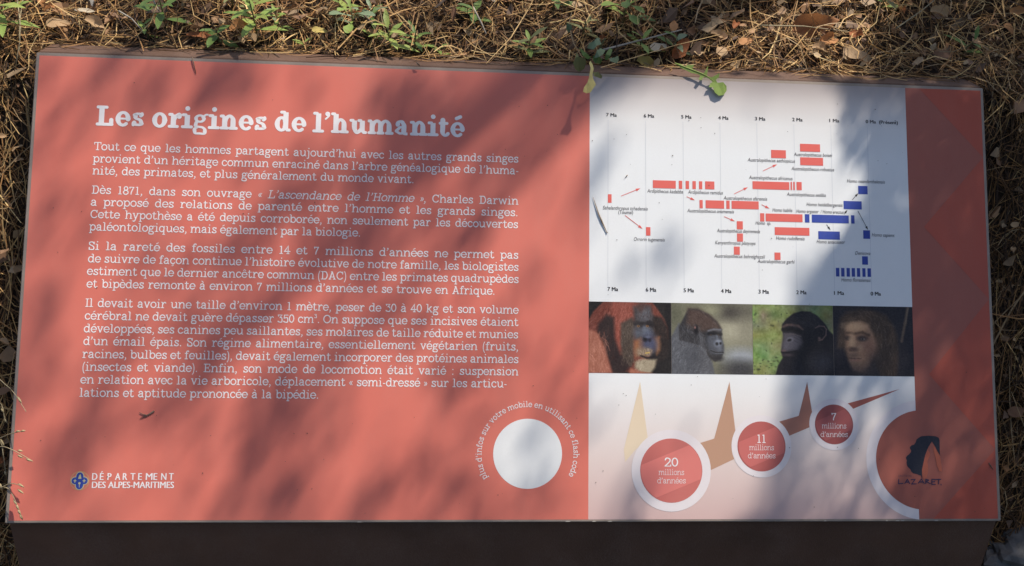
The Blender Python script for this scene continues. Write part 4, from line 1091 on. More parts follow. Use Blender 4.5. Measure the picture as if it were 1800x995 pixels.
GL = 'fallen leaves in the litter'
named = [
    (1420, 70, 76, 18, 'half', 'ovate', 'russet', 'large curled orange-brown dead leaf standing edge up in sunlit straw', 0.026, 10, 48),
    (1192, 108, 46, 60, 'curl', 'ovate', 'rust', 'dark red-brown dead leaf at the ledge beside the lobed green leaf', 0.02, 25, 30),
    (855, 14, 46, -8, 'flat', 'ovate', 'cream', 'pale cream dead leaf lying flat above a dark hollow', 0.034, 0, 0),
    (862, 30, 26, -60, 'flat', 'ovate', 'cream', 'small cream leaf piece below the flat pale leaf', 0.03, 0, 0),
    (1262, 115, 24, 80, 'flat', 'round', 'tan', 'round flat tan leaf lying against the ledge', 0.022, 5, 0),
    (1136, 122, 36, -28, 'curl', 'ovate', 'yellow', 'crumpled yellow dead leaf resting on the brown ledge', 0.006, 0, 20),
    (1172, 20, 34, -70, 'flat', 'ovate', 'tan', 'upright tan leaf in the sunlit straw behind the weeds', 0.03, 15, 20),
    (1226, 20, 30, 40, 'curl', 'ovate', 'orange', 'small orange leaf beside the white fluffy seed tuft', 0.03, 0, 0),
    (1345, 8, 60, 30, 'half', 'ovate', 'brown', 'broad brown leaf far up the sunny litter', 0.034, 10, 20),
    (1190, 5, 40, 80, 'curl', 'ovate', 'brown', 'dark brown leaf folded upright among bright needles', 0.03, 10, 40),
    (1500, 118, 52, -12, 'flat', 'ovate', 'tan', 'pale tan leaf lying half on the ledge at the shade edge', 0.02, 0, 0),
    (1448, 100, 40, 20, 'curl', 'ovate', 'orange', 'crumpled brown leaf in the straw under the large orange one', 0.026, 5, 20),
    (1494, 98, 36, -60, 'half', 'ovate', 'rust', 'folded reddish leaf where the litter turns into shade', 0.028, 20, 20),
    (1434, 112, 32, 0, 'curl', 'ovate', 'tan', 'small curled tan leaf next to the ledge in full sun', 0.022, 0, 0),
    (1405, 62, 22, 25, 'flat', 'ovate', 'orange', 'small orange leaf touching the tip of the large curled one', 0.022, 0, 0),
    (1570, 38, 44, -35, 'half', 'ovate', 'tan', 'bent tan leaf beside the green sprig in the litter', 0.036, 10, 10),
    (1650, 118, 44, 15, 'flat', 'ovate', 'brown', 'shaded brown leaf by the ledge near the board corner', 0.02, 0, 0),
    (1640, 60, 44, -10, 'curl', 'ovate', 'tan', 'curled tan leaf in the shaded litter', 0.03, 0, 10),
    (178, 35, 28, 60, 'roll', 'lance', 'pale', 'bleached curled leaf standing up among dark crumbs', 0.03, 45, 0),
    (165, 30, 22, 120, 'roll', 'lance', 'pale', 'thin bleached leaf paired with the standing curled one', 0.03, 40, 0),
    (112, 66, 36, 10, 'flat', 'ovate', 'tan', 'torn tan leaf lying at the ledge corner', 0.02, 0, 0),
    (176, 68, 34, -20, 'curl', 'ovate', 'tan', 'sunlit torn tan leaf beside dry stalks at the ledge', 0.022, 0, 0),
    (160, 54, 30, 5, 'flat', 'lance', 'cream', 'narrow straw leaf lying above the torn tan one', 0.028, 0, 0),
    (6, 8, 40, 60, 'half', 'ovate', 'orange', 'bright orange leaf beside the leafy weed by the corner', 0.03, 0, 20),
    (428, 76, 34, 30, 'curl', 'ovate', 'orange', 'tattered golden-orange leaf against the ledge', 0.022, 10, 0),
    (355, 78, 40, 5, 'flat', 'lance', 'rust', 'narrow red-brown leaf along the shaded ledge', 0.014, 0, 0),
    (668, 6, 44, -20, 'flat', 'ovate', 'rust', 'flat red-brown leaf between two weeds in the litter', 0.03, 0, 0),
    (681, 14, 26, 70, 'flat', 'ovate', 'pale', 'greyish leaf beside the flat red-brown one', 0.028, 0, 0),
    (575, 5, 34, -30, 'half', 'ovate', 'rust', 'rust leaf lit in the litter above the ledge', 0.03, 0, 0),
    (797, 62, 30, 85, 'roll', 'lance', 'brown', 'narrow brown leaf standing in the dark hollow', 0.03, 30, 0),
    (565, 80, 24, 0, 'flat', 'ovate', 'yellow', 'small yellow leaf piece near the ledge', 0.022, 0, 0),
    (1285, 75, 24, 60, 'curl', 'ovate', 'rust', 'small red-brown leaf beside fine yellow straw', 0.026, 0, 0),
    (1178, 75, 28, 70, 'flat', 'ovate', 'orange', 'small orange-brown leaf under the thin pale twig', 0.026, 0, 0),
    (1305, 98, 30, 20, 'flat', 'ovate', 'orange', 'pale orange leaf flat in the straw above the ledge', 0.022, 0, 0),
    (1255, 92, 26, -10, 'curl', 'ovate', 'tan', 'curled tan leaf behind the round flat one', 0.026, 0, 0),
    (935, 30, 30, 20, 'flat', 'ovate', 'tan', 'lit tan leaf beside the dark green sprig', 0.028, 0, 0),
    (1155, 108, 34, 15, 'flat', 'ovate', 'cream', 'pale leaf under the twig at the ledge', 0.02, 0, 0),
    (15, 268, 18, 30, 'curl', 'ovate', 'tan', 'little tan leaf on the bank left of the board', 0.02, 0, 0),
    (12, 830, 24, 60, 'curl', 'ovate', 'rust', 'reddish crumpled leaf on the bank below the dry grass', 0.02, 0, 0),
    (1772, 415, 20, 20, 'flat', 'ovate', 'tan', 'tan leaf scrap on the shaded bank right of the board', 0.02, 0, 0),
    (1775, 740, 36, 10, 'flat', 'ovate', 'brown', 'brown leaf on the shaded bank above the pale stone', 0.02, 0, 0)]
for x, y, l, a, f, s, c, lab, lift, pit, rol in named: leaf_at(x, y, l, a, f, s, c, lab, None, lift, pit, rol)
g6 = random.Random(4)
for i in range(60):
    x, y = g6.uniform(-60, 1860), g6.uniform(-140, 118)
    if y > 60 + x * 0.035: continue
    leaf_at(x, y, g6.uniform(12, 30), g6.uniform(0, 360), g6.choice(['flat', 'curl', 'half', 'roll']), g6.choice(['ovate', 'ovate', 'lance']), g6.choice(['rust', 'orange', 'tan', 'tan', 'brown', 'brown', 'cream']), 'small dry leaf fragment sunk in the needle litter', GL, g6.uniform(0.012, 0.028), g6.uniform(-10, 25), g6.uniform(-30, 30))
for i in range(26):
    x, y = (g6.uniform(-60, 40) if i % 2 else g6.uniform(1762, 1850)), g6.uniform(160, 900)
    leaf_at(x, y, g6.uniform(8, 22), g6.uniform(0, 360), g6.choice(['flat', 'curl', 'half']), 'ovate', g6.choice(['orange', 'tan', 'brown', 'brown', 'brown']), 'small dry leaf fragment sunk in the needle litter', GL, g6.uniform(0.008, 0.02), g6.uniform(-10, 25), g6.uniform(-30, 30))

# ---------------------------------------------------------------- weeds
def green(name, c): return mat(name, c, rough=0.5, spec=0.35, noise=0.18, scale=60, transl=0.35)
GM = {'fresh': green('weed_leaf_fresh', (0.30, 0.41, 0.10)), 'deep': green('weed_leaf_deep', (0.16, 0.25, 0.065)), 'grey': green('weed_leaf_grey_green', (0.27, 0.35, 0.20)), 'lime': green('weed_leaf_lime', (0.42, 0.50, 0.13)), 'yellow': green('weed_leaf_yellow', (0.74, 0.64, 0.25)), 'olive': green('weed_leaf_olive', (0.26, 0.27, 0.11))}
M_stem = mat('weed_stem', (0.17, 0.17, 0.07), rough=0.6)
WL = {k: leaf_mesh('leaf', 1, w, cup=.25, bend=b, wave=.04, shape=sh, seed=3, ns=6, nt=2) for k, (w, b, sh) in {'lance': (.26, .28, 'lance'), 'wide': (.4, .45, 'lance'), 'spoon': (.42, .45, 'spoon')}.items()}
_wl = {}
def weed_leaf(parent, kind, c, base, az, pitch, L):
    key = (kind, c)
    if key not in _wl:
        m = WL[kind].copy(); m.materials.clear(); m.materials.append(GM[c]); _wl[key] = m
    o = obj('leaf', _wl[key], None, parent)
    d = Matrix.Rotation(az, 3, 'Z') @ Matrix.Rotation(-pitch, 3, 'Y')
    o.matrix_local = Matrix.Translation(base) @ d.to_4x4() @ Matrix.Scale(L, 4)
    return o
def weed(px, py, height, n, L, kind, c, label, lean=(0, -0.2), seed=1, c2=None, top=True):
    g = random.Random(seed)
    b = on_ground(px, py)
    root = empty('weed', b); tag(root, label, 'weed', 'weeds along the back of the board')
    tip = Vector((lean[0], lean[1], 1)) * height
    pts = [Vector((0, 0, -0.005)), tip * .5 + Vector((0, 0.004, 0)), tip]
    V, F = tube(pts, [0.0014, 0.0011, 0.0007], 5); obj('stem', mesh('stem', V, F, True), M_stem, root)
    for i in range(n):
        f = .3 + .7 * i / max(1, n - 1)
        p = pts[0].lerp(pts[1], f * 2) if f < .5 else pts[1].lerp(pts[2], f * 2 - 1)
        az = i * 2.399 + g.uniform(-.3, .3)
        weed_leaf(root, kind, c2 if (c2 and g.random() < .4) else c, p, az, R(2 + 34 * f * f + g.uniform(-8, 8)), L * 1.3 * (1.05 - .35 * f) * g.uniform(.8, 1.15))
    return root
weeds = [
    (28, 62, .070, 13, .036, 'lance', 'fresh', 'bright leafy weed beyond the board corner with narrow leaves', 'lime'),
    (290, 52, .055, 10, .036, 'lance', 'deep', 'dark shaded weed spreading behind the ledge', None),
    (262, 70, .020, 4, .022, 'lance', 'fresh', 'tiny curled seedling at the ledge below the shaded weed', None),
    (385, 80, .024, 6, .026, 'wide', 'deep', 'small dark weed with a round leaf hanging on the ledge', 'olive'),
    (456, 82, .085, 15, .040, 'lance', 'fresh', 'tall bright weed with long narrow leaves in the sun', 'lime'),
    (492, 58, .035, 8, .020, 'lance', 'fresh', 'small pale weed next to the tall bright one', 'grey'),
    (536, 90, .012, 5, .014, 'lance', 'fresh', 'tiny seedling rosette at the ledge between two weeds', None),
    (412, 20, .030, 5, .026, 'lance', 'olive', 'dried pale weed with drooping star of leaves', None),
    (598, 30, .055, 10, .026, 'lance', 'lime', 'bright weed clump in the sun above the ledge', 'fresh'),
    (622, 62, .040, 8, .030, 'spoon', 'fresh', 'weed with a hanging spoon-shaped leaf', 'grey'),
    (655, 50, .030, 7, .026, 'lance', 'grey', 'grey-green weed with a star of narrow leaves', 'deep'),
    (688, 92, .040, 8, .030, 'lance', 'lime', 'pale green four-leaved weed touching the ledge', 'fresh'),
    (730, 96, .035, 8, .024, 'lance', 'deep', 'upright dark narrow-leaved weed at the ledge', 'fresh'),
    (772, 102, .014, 5, .016, 'lance', 'fresh', 'tiny pale seedling at the ledge past the dark weed', None),
    (928, 104, .034, 9, .028, 'lance', 'fresh', 'green weed with cupped leaves at the shaded ledge', 'olive'),
    (832, 40, .020, 5, .026, 'wide', 'deep', 'dark green weed half hidden in the hollow', None),
    (972, 22, .040, 6, .036, 'lance', 'deep', 'dark green sprig in bright straw', None),
    (1024, 68, .026, 6, .022, 'lance', 'yellow', 'yellowing little weed among grey-green leaves', 'olive'),
    (1092, 52, .060, 11, .034, 'spoon', 'fresh', 'weed with broad pale spoon leaf in the sunny litter', 'deep'),
    (1124, 100, .030, 5, .026, 'lance', 'fresh', 'thin green weed behind the pale twig', None),
    (1178, 96, .026, 5, .024, 'wide', 'grey', 'grey-green sprout beside the dark red leaf', 'deep'),
    (1545, 22, .030, 5, .034, 'lance', 'fresh', 'green sprig at the edge of the shaded litter', 'olive'),
    (1690, 100, .030, 4, .03, 'lance', 'deep', 'dim weed in the shaded litter near the board corner', None)]
for i, (x, y, h_, n, L, k, c, lab, c2) in enumerate(weeds): weed(x, y, h_, n, L, k, c, lab, (g6.uniform(-.15, .15), -0.25), 40 + i, c2)

# grey-green rosette at the ledge whose leaves hang over the board
rb = on_ground(1052, 104)
ros = empty('weed', rb); tag(ros, 'grey-green rosette with one yellow leaf hanging over the board edge', 'weed', 'weeds along the back of the board')
V, F = tube([Vector((0, 0, -0.004)), Vector((0, -.004, .022)), Vector((.002, -.012, .036))], [.002, .0016, .001], 5); obj('stem', mesh('stem', V, F, True), M_stem, ros)
def sweep(pts, n):
    """smooth curve through (px, py, height above the board) to world points"""
    q = [over_board(*p) for p in pts]; out_ = []
    for i in range(n):
        t = i / (n - 1) * (len(q) - 1); k = min(int(t), len(q) - 2); f = t - k
        p0, p1, p2, p3 = q[max(k - 1, 0)], q[k], q[k + 1], q[min(k + 2, len(q) - 1)]
        out_.append(0.5 * (2 * p1 + (p2 - p0) * f + (2 * p0 - 5 * p1 + 4 * p2 - p3) * f * f + (3 * p1 - p0 - 3 * p2 + p3) * f ** 3))
    return out_
px_ = 0.00068
def outline_leaf(parent, pts, h0, h1, m, cup=.10, arch=.004, ox=900, oy=0, sc=4.5):
    """a leaf cut to its own outline (base first, tip about half way round), heights h0 to h1 above the board, bowed along and cupped across"""
    n = len(pts); P = [(ox + x / sc, oy + y / sc) for x, y in pts]
    bx, by = P[0]; tx, ty = max(P, key=lambda q: (q[0] - bx) ** 2 + (q[1] - by) ** 2)
    L = math.hypot(tx - bx, ty - by); dx, dy = (tx - bx) / L, (ty - by) / L
    bm = bmesh.new(); vs_ = []
    def place(x, y):
        s = ((x - bx) * dx + (y - by) * dy) / L; c = abs(-(x - bx) * dy + (y - by) * dx)
        s = min(max(s, 0), 1)
        return over_board(x, y, h0 + (h1 - h0) * s + arch * 4 * s * (1 - s) + cup * c * PXM) - parent.location
    f = bm.faces.new([bm.verts.new(place(x, y)) for x, y in P])
    bmesh.ops.triangulate(bm, faces=[f])
    bmesh.ops.subdivide_edges(bm, edges=list(bm.edges), cuts=1)
    g = bmesh.ops.extrude_face_region(bm, geom=list(bm.faces))
    for v in g['geom']:
        if isinstance(v, bmesh.types.BMVert): v.co -= PN * .00035
    bmesh.ops.recalc_face_normals(bm, faces=list(bm.faces))
    me = bpy.data.meshes.new('leaf'); bm.to_mesh(me); bm.free()
    return obj('leaf', me, m, parent)
outline_leaf(ros, [(620, 478), (640, 515), (646, 545), (636, 590), (642, 625), (656, 650), (664, 670), (642, 700), (622, 730), (590, 738), (562, 725), (570, 690), (598, 650), (610, 610), (616, 570), (622, 535), (610, 500)], .016, .027, GM['yellow'], .25, .004)
outline_leaf(ros, [(640, 572), (680, 568), (714, 600), (708, 622), (680, 612), (650, 602)], .020, .012, GM['olive'])
outline_leaf(ros, [(512, 418), (530, 448), (580, 462), (587, 490), (572, 545), (530, 567), (500, 547), (484, 500), (500, 458)], .020, .008, GM['olive'], .2)
outline_leaf(ros, [(690, 300), (706, 350), (672, 360), (646, 392), (616, 386), (594, 380), (610, 342), (650, 325), (668, 300)], .024, .020, GM['grey'], .2)
outline_leaf(ros, [(770, 460), (812, 455), (838, 440), (848, 470), (830, 502), (800, 490), (778, 484)], .020, .012, GM['grey'])
outline_leaf(ros, [(430, 185), (470, 195), (476, 225), (446, 262), (430, 230)], .026, .020, GM['grey'])
outline_leaf(ros, [(640, 440), (690, 445), (716, 470), (700, 505), (660, 500), (640, 475)], .018, .012, GM['deep'])
outline_leaf(ros, [(600, 470), (560, 440), (530, 380), (545, 385), (590, 420), (625, 455)], .022, .020, GM['deep'])
outline_leaf(ros, [(735, 470), (740, 430), (775, 375), (795, 395), (780, 440), (760, 475)], .020, .018, GM['deep'])
outline_leaf(ros, [(650, 460), (670, 400), (700, 380), (740, 400), (720, 430), (690, 450)], .022, .020, GM['grey'])
# the lobed leaf lying over the white part of the board
lb = on_ground(1186, 106)
lobed = empty('weed', lb); tag(lobed, 'lobed green leaf arching from the litter over the white panel', 'weed', 'weeds along the back of the board')
outline_leaf(lobed, [(1285, 498), (1330, 505), (1375, 528), (1385, 513), (1442, 512), (1425, 545), (1480, 570), (1518, 580), (1552, 518), (1546, 575), (1542, 602), (1580, 612), (1644, 578), (1635, 612), (1612, 632), (1626, 655), (1670, 650), (1697, 680), (1697, 720), (1672, 752), (1635, 757), (1605, 732), (1590, 690), (1556, 690), (1568, 660), (1588, 648), (1560, 622), (1520, 606), (1495, 637), (1476, 626), (1490, 600), (1470, 586), (1420, 577), (1390, 562), (1345, 540), (1310, 518)], .002, .003, GM['fresh'], .12, .003)
V, F = tube([q - lb for q in sweep([(1186, 111, .0026), (1212, 121, .0050), (1235, 130, .0060), (1250, 139, .0055), (1264, 153, .0040)], 10)], [.0010 - .00006 * i for i in range(10)], 5); obj('midrib', mesh('midrib', V, F, True), GM['lime'], lobed)

# ---------------------------------------------------------------- dry grass heads at the lower left corner
M_straw = mat('dry_grass', (0.55, 0.44, 0.24), rough=0.6, transl=0.25)
M_strawdark = mat('dry_grass_stem', (0.36, 0.29, 0.17), rough=0.7)
def stalk(pts, heads, label):
    b = over_board(*pts[0]); b = Vector((b.x, b.y, ground_z(b.x, b.y)))
    root = empty('dry_grass_stalk', b); tag(root, label, 'dry grass', 'dry grass beside the board')
    q = [Vector((0, 0, -0.004))] + [p - b for p in sweep(pts, 12)]
    V, F = tube(q, [.0009] + [.0008 - .00004 * i for i in range(12)], 4); obj('stem', mesh('stem', V, F, True), M_strawdark, root)
    for (x0, y0, n0), (x1, y1, n1) in heads:
        a, c = over_board(x0, y0, n0) - b, over_board(x1, y1, n1) - b
        m = [a, a.lerp(c, .3), a.lerp(c, .6), c]
        V, F = tube(m, [.0004, .0013, .0012, .0002], 5); obj('spikelet', mesh('spikelet', V, F, True), M_straw, root)
stalk([(-30, 640, -.06), (5, 672, -.01), (24, 690, .015), (46, 724, .030)], [((30, 697, .02), (38, 708, .025))], 'dry grass stem leaning over the upper of the seed heads')
stalk([(-30, 780, -.05), (0, 770, 0), (20, 762, .02), (44, 757, .028)], [((28, 758.5, .024), (36, 758, .026)), ((37, 758, .026), (45, 757, .028))], 'dry grass head reaching over the board below a leaning stem')
stalk([(-35, 800, -.05), (-4, 786, 0), (18, 789, .02), (58, 811, .03)], [((31, 792, .024), (40, 793, .025)), ((31, 800, .024), (41, 805, .026)), ((46, 807, .028), (58, 811, .03))], 'dry grass head with three pale spikelets over the red print')
stalk([(-30, 880, -.05), (-2, 860, 0), (20, 850, .018), (42, 856, .024)], [((32, 850, .02), (43, 857, .024)), ((31, 860, .02), (42, 868, .022))], 'dry grass head with two short spikelets above the lowest one')
stalk([(-25, 860, -.05), (4, 856, 0), (20, 866, .014), (40, 913, .014)], [((24, 879, .014), (30, 888, .015)), ((29, 887, .015), (33, 897, .015)), ((32, 896, .015), (36, 905, .014)), ((35, 904, .014), (40, 914, .013))], 'dry grass head with a chain of golden spikelets at the lower corner')
stalk([(-20, 700, -.06), (2, 710, -.03), (8, 735, -.02), (14, 745, -.02)], [((2, 718, -.02), (7, 726, -.02)), ((8, 736, -.02), (13, 744, -.02))], 'dry grass stalk on the bank with two pale spikelets')
stalk([(-20, 760, -.06), (0, 775, -.03), (6, 800, -.02), (11, 838, -.02)], [((1, 772, -.02), (8, 785, -.02)), ((8, 828, -.02), (12, 836, -.02)), ((0, 850, -.02), (5, 862, -.02))], 'dry grass stalk on the bank drooping beside the board edge')

# long straw stems lying in the litter
def straw(pts, r, label, m=M_strawdark):
    kind = 'straw' if m is M_strawdark else 'twig'
    q = [on_ground(x, y) + Vector((0, 0, h)) for x, y, h in pts]
    b = q[0].copy(); n = 9; c = []
    for i in range(n):
        t = i / (n - 1) * (len(q) - 1); k = min(int(t), len(q) - 2); c.append(q[k].lerp(q[k + 1], t - k) - b)
    V, F = tube(c, [r * (1 - .5 * i / n) for i in range(n)], 5)
    o = obj(kind, mesh(kind, V, F, True), m, None, b); tag(o, label, kind, 'long straws and twigs in the litter')
M_twig = mat('pale_twig', (0.40, 0.35, 0.28), rough=0.8, noise=.2, scale=90)
M_bark = mat('dark_twig', (0.17, 0.12, 0.085), rough=0.85, noise=.3, scale=80)
straw([(1056, 112, .02), (1100, 106, .024), (1190, 90, .03)], .0016, 'long pale twig lying across the weeds by the ledge', M_twig)
straw([(1130, 42, .036), (1200, 38, .036), (1300, 42, .034)], .0013, 'long straw lying level across the sunny needles')
straw([(806, 8, .034), (790, 30, .03), (760, 52, .026)], .0026, 'dark forked twig crossing the hollow', M_bark)
straw([(830, 50, .03), (845, 75, .026), (854, 88, .02)], .0014, 'pale bent twig in front of the hollow', M_twig)
straw([(72, -5, .04), (60, 40, .036), (50, 80, .03), (46, 130, .02)], .0009, 'thin upright dry stem before the leafy corner weed')
straw([(45, 5, .05), (52, 60, .04), (54, 100, .03), (40, 150, .02)], .0009, 'second thin dry stem crossing the first by the corner')
straw([(1560, 85, .03), (1600, 62, .034), (1640, 30, .036)], .0011, 'straw stem lying into the shaded litter', M_strawdark)
straw([(638, 62, .03), (655, 78, .03), (675, 98, .02)], .0014, 'brown stem slanting to the ledge under a spoon-leaved weed', M_bark)
straw([(270, 25, .04), (280, 45, .036), (290, 60, .03)], .0014, 'pale stem crossing the dark shaded weed', M_twig)
straw([(220, 58, .03), (240, 66, .026), (258, 78, .016)], .0012, 'grey stem ending at the ledge past the torn leaves', M_twig)
straw([(1325, 82, .03), (1400, 83, .03), (1478, 92, .03)], .0011, 'straw stem lying below the large orange leaf')

# fluffy seed tuft, pale stone
def lump(name, r, sq, seed, amp, sub=2):
    bm = bmesh.new(); bmesh.ops.create_icosphere(bm, subdivisions=sub, radius=r); g = random.Random(seed)
    for v in bm.verts:
        n = v.co.normalized(); k = 1 + amp * (vnoise(n.x * 2 + 9, n.y * 2 + n.z * 1.7 + 5, 1.5, seed) - .5) * 2 + g.uniform(-.25, .25) * amp
        v.co = Vector((v.co.x * k, v.co.y * k * .85, v.co.z * k * sq))
    m = bpy.data.meshes.new(name); bm.to_mesh(m); bm.free(); return m
p = on_ground(1288, 22)
tag(obj('seed_tuft', lump('seed_tuft', .0075, .6, 3, .5, 3), mat('white_fluff', (.62, .60, .52), rough=.9), None, p + Vector((0, 0, .034))), 'small white fluffy seed tuft on the sunny straw', 'seed tuft')
M_stone = mat('pale_limestone', (0.15, 0.143, 0.135), rough=.85, noise=.55, scale=42, bump=.9, bscale=60, detail=9)
p = on_ground(1772, 985)
o = obj('stone', lump('stone', .058, .55, 8, .32, 4), M_stone, None, p + Vector((.004, -.004, .004))); tag(o, 'pale rough limestone beside the foot of the sign', 'stone')

# ---------------------------------------------------------------- bits lying on the board
M_pod = mat('dry_pod', (0.26, 0.18, 0.11), rough=.6, noise=.3, scale=200)
def bit(name, pts, rads, label, cat, m=M_pod, k=5, n=0.0012):
    q = [world_pt(*board(x, y), n + (pts_n or 0)) for x, y, pts_n in pts]; b = q[0].copy()
    V, F = tube([v - b for v in q], rads, k)
    return tag(obj(name, mesh(name, V, F, True), m, None, b), label, cat)
bit('dry_pod', [(1049, 347, .0), (1053, 360, .0002), (1058, 376, .0003), (1064, 390, .0003), (1072, 408, .0), (1073, 410, .0)], [.0002, .0005, .0008, .0009, .0005, .0009], 'dry brown pod lying on the white part of the board', 'seed pod')
tw = bit('twig_scrap', [(249, 735.5, 0), (262, 730, 0), (274, 722.5, 0)], [.0003, .0008, .0010], 'small forked dark twig scrap under the printed text', 'twig', M_bark)
q0 = tw.location
V, F = tube([world_pt(*board(x, y), .0012) - q0 for x, y in ((248, 725), (256, 729), (262, 730))], [.0003, .0006, .0006], 5); obj('fork', mesh('fork', V, F, True), M_bark, tw)
bit('pine_needle', [(349, 102, .001), (351, 112, .001), (354.5, 130, .0)], [.0006, .0007, .0004], 'dark pine needle hanging over the upper edge of the red print', 'pine needle', M_bark)
bit('pine_needle', [(1738.5, 813, 0), (1741, 818, 0), (1745.5, 825, 0)], [.0004, .0007, .0004], 'short dark needle on the red corner triangle', 'pine needle', M_bark)
bit('pine_needle', [(1105, 314, 0), (1108, 310, 0), (1110, 308.5, 0)], [.0003, .0005, .0006], 'tiny brown scrap on the white chart', 'leaf scrap', M_pod)
bit('pine_needle', [(741, 112, .004), (745, 115.5, .004), (747, 118, .003)], [.0005, .0012, .0008], 'dark crumb lying on the ledge', 'leaf scrap', M_bark)
for pts, lab in ((((640, 105), (680, 111), (672, 103)), 'thin needle pair lying along the ledge past the weeds'), (((780, 110), (830, 111), (890, 116)), 'long dark needle lying along the ledge'), (((345, 96), (400, 92), (432, 88)), 'pale straw lying along the ledge below a weed'), (((470, 88), (482, 95), (492, 102)), 'dark needle on the ledge under the tall weed'), (((1640, 137), (1670, 138), (1690, 141)), 'dark needle on the ledge near the board corner')):
    q = [on_ground(x, y) for x, y in pts]
    q = []
    for x, y in pts:                                    # on the ledge surface
        d = ray_dir(x, y); nl = Vector((0, .23, 1)).normalized(); c0 = Vector((0, YT + .019, ZT - .004)); t = (c0 - CAM).dot(nl) / d.dot(nl); q.append(CAM + d * t + nl * .0012)
    b = q[0].copy(); V, F = tube([v - b for v in q], [.0006, .0007, .0004], 4)
    tag(obj('pine_needle', mesh('pine_needle', V, F, True), M_bark, None, b), lab, 'pine needle')
# specks of dirt stuck to the print
g7 = random.Random(12); V, F = [], []
spots = [(x, y) for x, y in ((246, 146), (268, 298), (570, 277), (630, 100), (971, 186), (988, 237), (968, 267), (1049, 248), (700, 190), (896, 263), (930, 275), (115, 270), (142, 833), (74, 774), (278, 730), (519, 762), (503, 811), (511, 901), (642, 902), (1016, 735), (1016, 824), (990, 722), (1098, 692), (1103, 695), (1048, 848), (1090, 712), (1154, 728), (1337, 697), (1349, 666), (1473, 786), (1510, 788), (1389, 787), (1431, 891), (1547, 807), (1656, 677), (1730, 893), (1680, 895), (1546, 193), (1581, 213), (1550, 283), (1593, 269), (1557, 222), (1498, 222), (1478, 236), (1318, 299), (1264, 235), (1240, 225), (1109, 237), (1087, 245), (1188, 290), (1392, 232), (1219, 212), (1165, 357), (1170, 386), (1090, 422), (1399, 434), (1345, 487))]
for _ in range(70): spots.append((g7.uniform(90, 1740), g7.uniform(170, 900)))
for x, y in spots:
    u, v = board(x, y)
    if not (.01 < u < PW - .01 and .01 < v < PH - .01): continue
    r = g7.uniform(.00025, .0008); el_ = g7.uniform(.5, 1); a0 = g7.uniform(0, 3); o = len(V)
    for i in range(6):
        a = a0 + i * math.pi / 3; V.append(world_pt(u + r * math.cos(a), v + r * el_ * math.sin(a), .0009))
    V.append(world_pt(u, v, .0009 + r * .4)); F += [(o + i, o + (i + 1) % 6, o + 6) for i in range(6)]
tag(obj('dirt_specks', mesh('dirt_specks', V, F), mat('dirt', (.10, .07, .05), rough=.9)), 'fine dark specks of dirt scattered over the printed board', 'dirt specks', kind='stuff')
# ---------------------------------------------------------------- the tree that stands over the place and dapples it
M_treebark = mat('tree_bark', (0.16, 0.12, 0.09), rough=.9, noise=.4, scale=18, bump=.9, bscale=30, detail=8)
M_crown = mat('tree_leaf', (0.055, 0.085, 0.030), rough=.55, spec=.35, transl=.18)
g8 = np.random.RandomState(21)
STREAK = math.atan2(0.87, -0.5)                       # way the shadows are drawn out on the board, in the picture
# patches of thicker foliage, by where their shade falls: x, y, half width, half length, depth of shade
patch = [(290, 150, 26, 46, 1.5), (377, 165, 22, 50, 1.4), (432, 140, 26, 40, 1.5), (170, 160, 34, 60, .5), (100, 255, 26, 60, .6), (320, 225, 24, 50, .7), (590, 285, 26, 60, 1.2), (520, 330, 30, 50, 1.0),
    (705, 150, 40, 50, 1.7), (745, 215, 34, 60, 1.5), (690, 260, 30, 50, 1.2), (930, 145, 24, 30, .4), (860, 285, 22, 50, .7), (985, 240, 14, 50, .4), (640, 320, 26, 40, 1.0),
    (115, 370, 28, 50, .7), (500, 360, 26, 40, 1.0), (560, 430, 30, 55, 1.6), (430, 430, 24, 60, .9), (350, 440, 26, 70, .9), (250, 480, 30, 80, .7), (90, 560, 28, 80, .8), (460, 545, 30, 50, 1.2), (330, 560, 26, 60, .8), (380, 610, 34, 70, 1.5), (210, 620, 26, 60, .7),
    (750, 350, 34, 40, 1.2), (645, 440, 30, 60, 1.5), (700, 420, 24, 60, .9), (830, 420, 24, 50, .6), (640, 600, 36, 60, 1.1), (560, 610, 30, 60, 1.0), (740, 560, 28, 70, .7), (960, 470, 22, 60, .5), (900, 540, 20, 50, .4), (820, 650, 30, 50, .8),
    (150, 760, 30, 70, 1.7), (110, 830, 24, 50, .7), (330, 735, 30, 50, 1.1), (285, 795, 24, 50, 1.0), (455, 790, 42, 80, 1.8), (500, 865, 40, 60, 1.9), (560, 720, 32, 50, 1.5), (480, 690, 40, 40, 1.2), (690, 835, 30, 50, .9), (830, 690, 28, 50, .9), (830, 875, 60, 40, 1.3), (930, 885, 40, 34, .9), (985, 690, 26, 60, .9), (880, 650, 24, 50, .6), (640, 890, 30, 40, .8),
    (1075, 165, 24, 30, .4), (1075, 230, 20, 70, .45), (1050, 300, 14, 70, .5), (1185, 470, 30, 50, .45), (1100, 480, 20, 50, .35), (1120, 870, 26, 60, .9), (1060, 700, 14, 70, .5), (1270, 470, 14, 40, .2), (1340, 180, 16, 50, .35),
    # ground behind the board
    (60, 20, 40, 60, .6), (220, 30, 60, 50, 1.0), (330, 60, 60, 30, 1.6), (300, 15, 50, 30, 1.2), (780, 60, 60, 40, 1.8), (860, 80, 60, 34, 1.5), (960, 85, 70, 30, 1.8), (700, 40, 40, 40, .9), (560, 40, 30, 30, .7), (120, 110, 60, 50, .7), (1000, 60, 50, 20, .8), (20, 180, 40, 80, .4)]
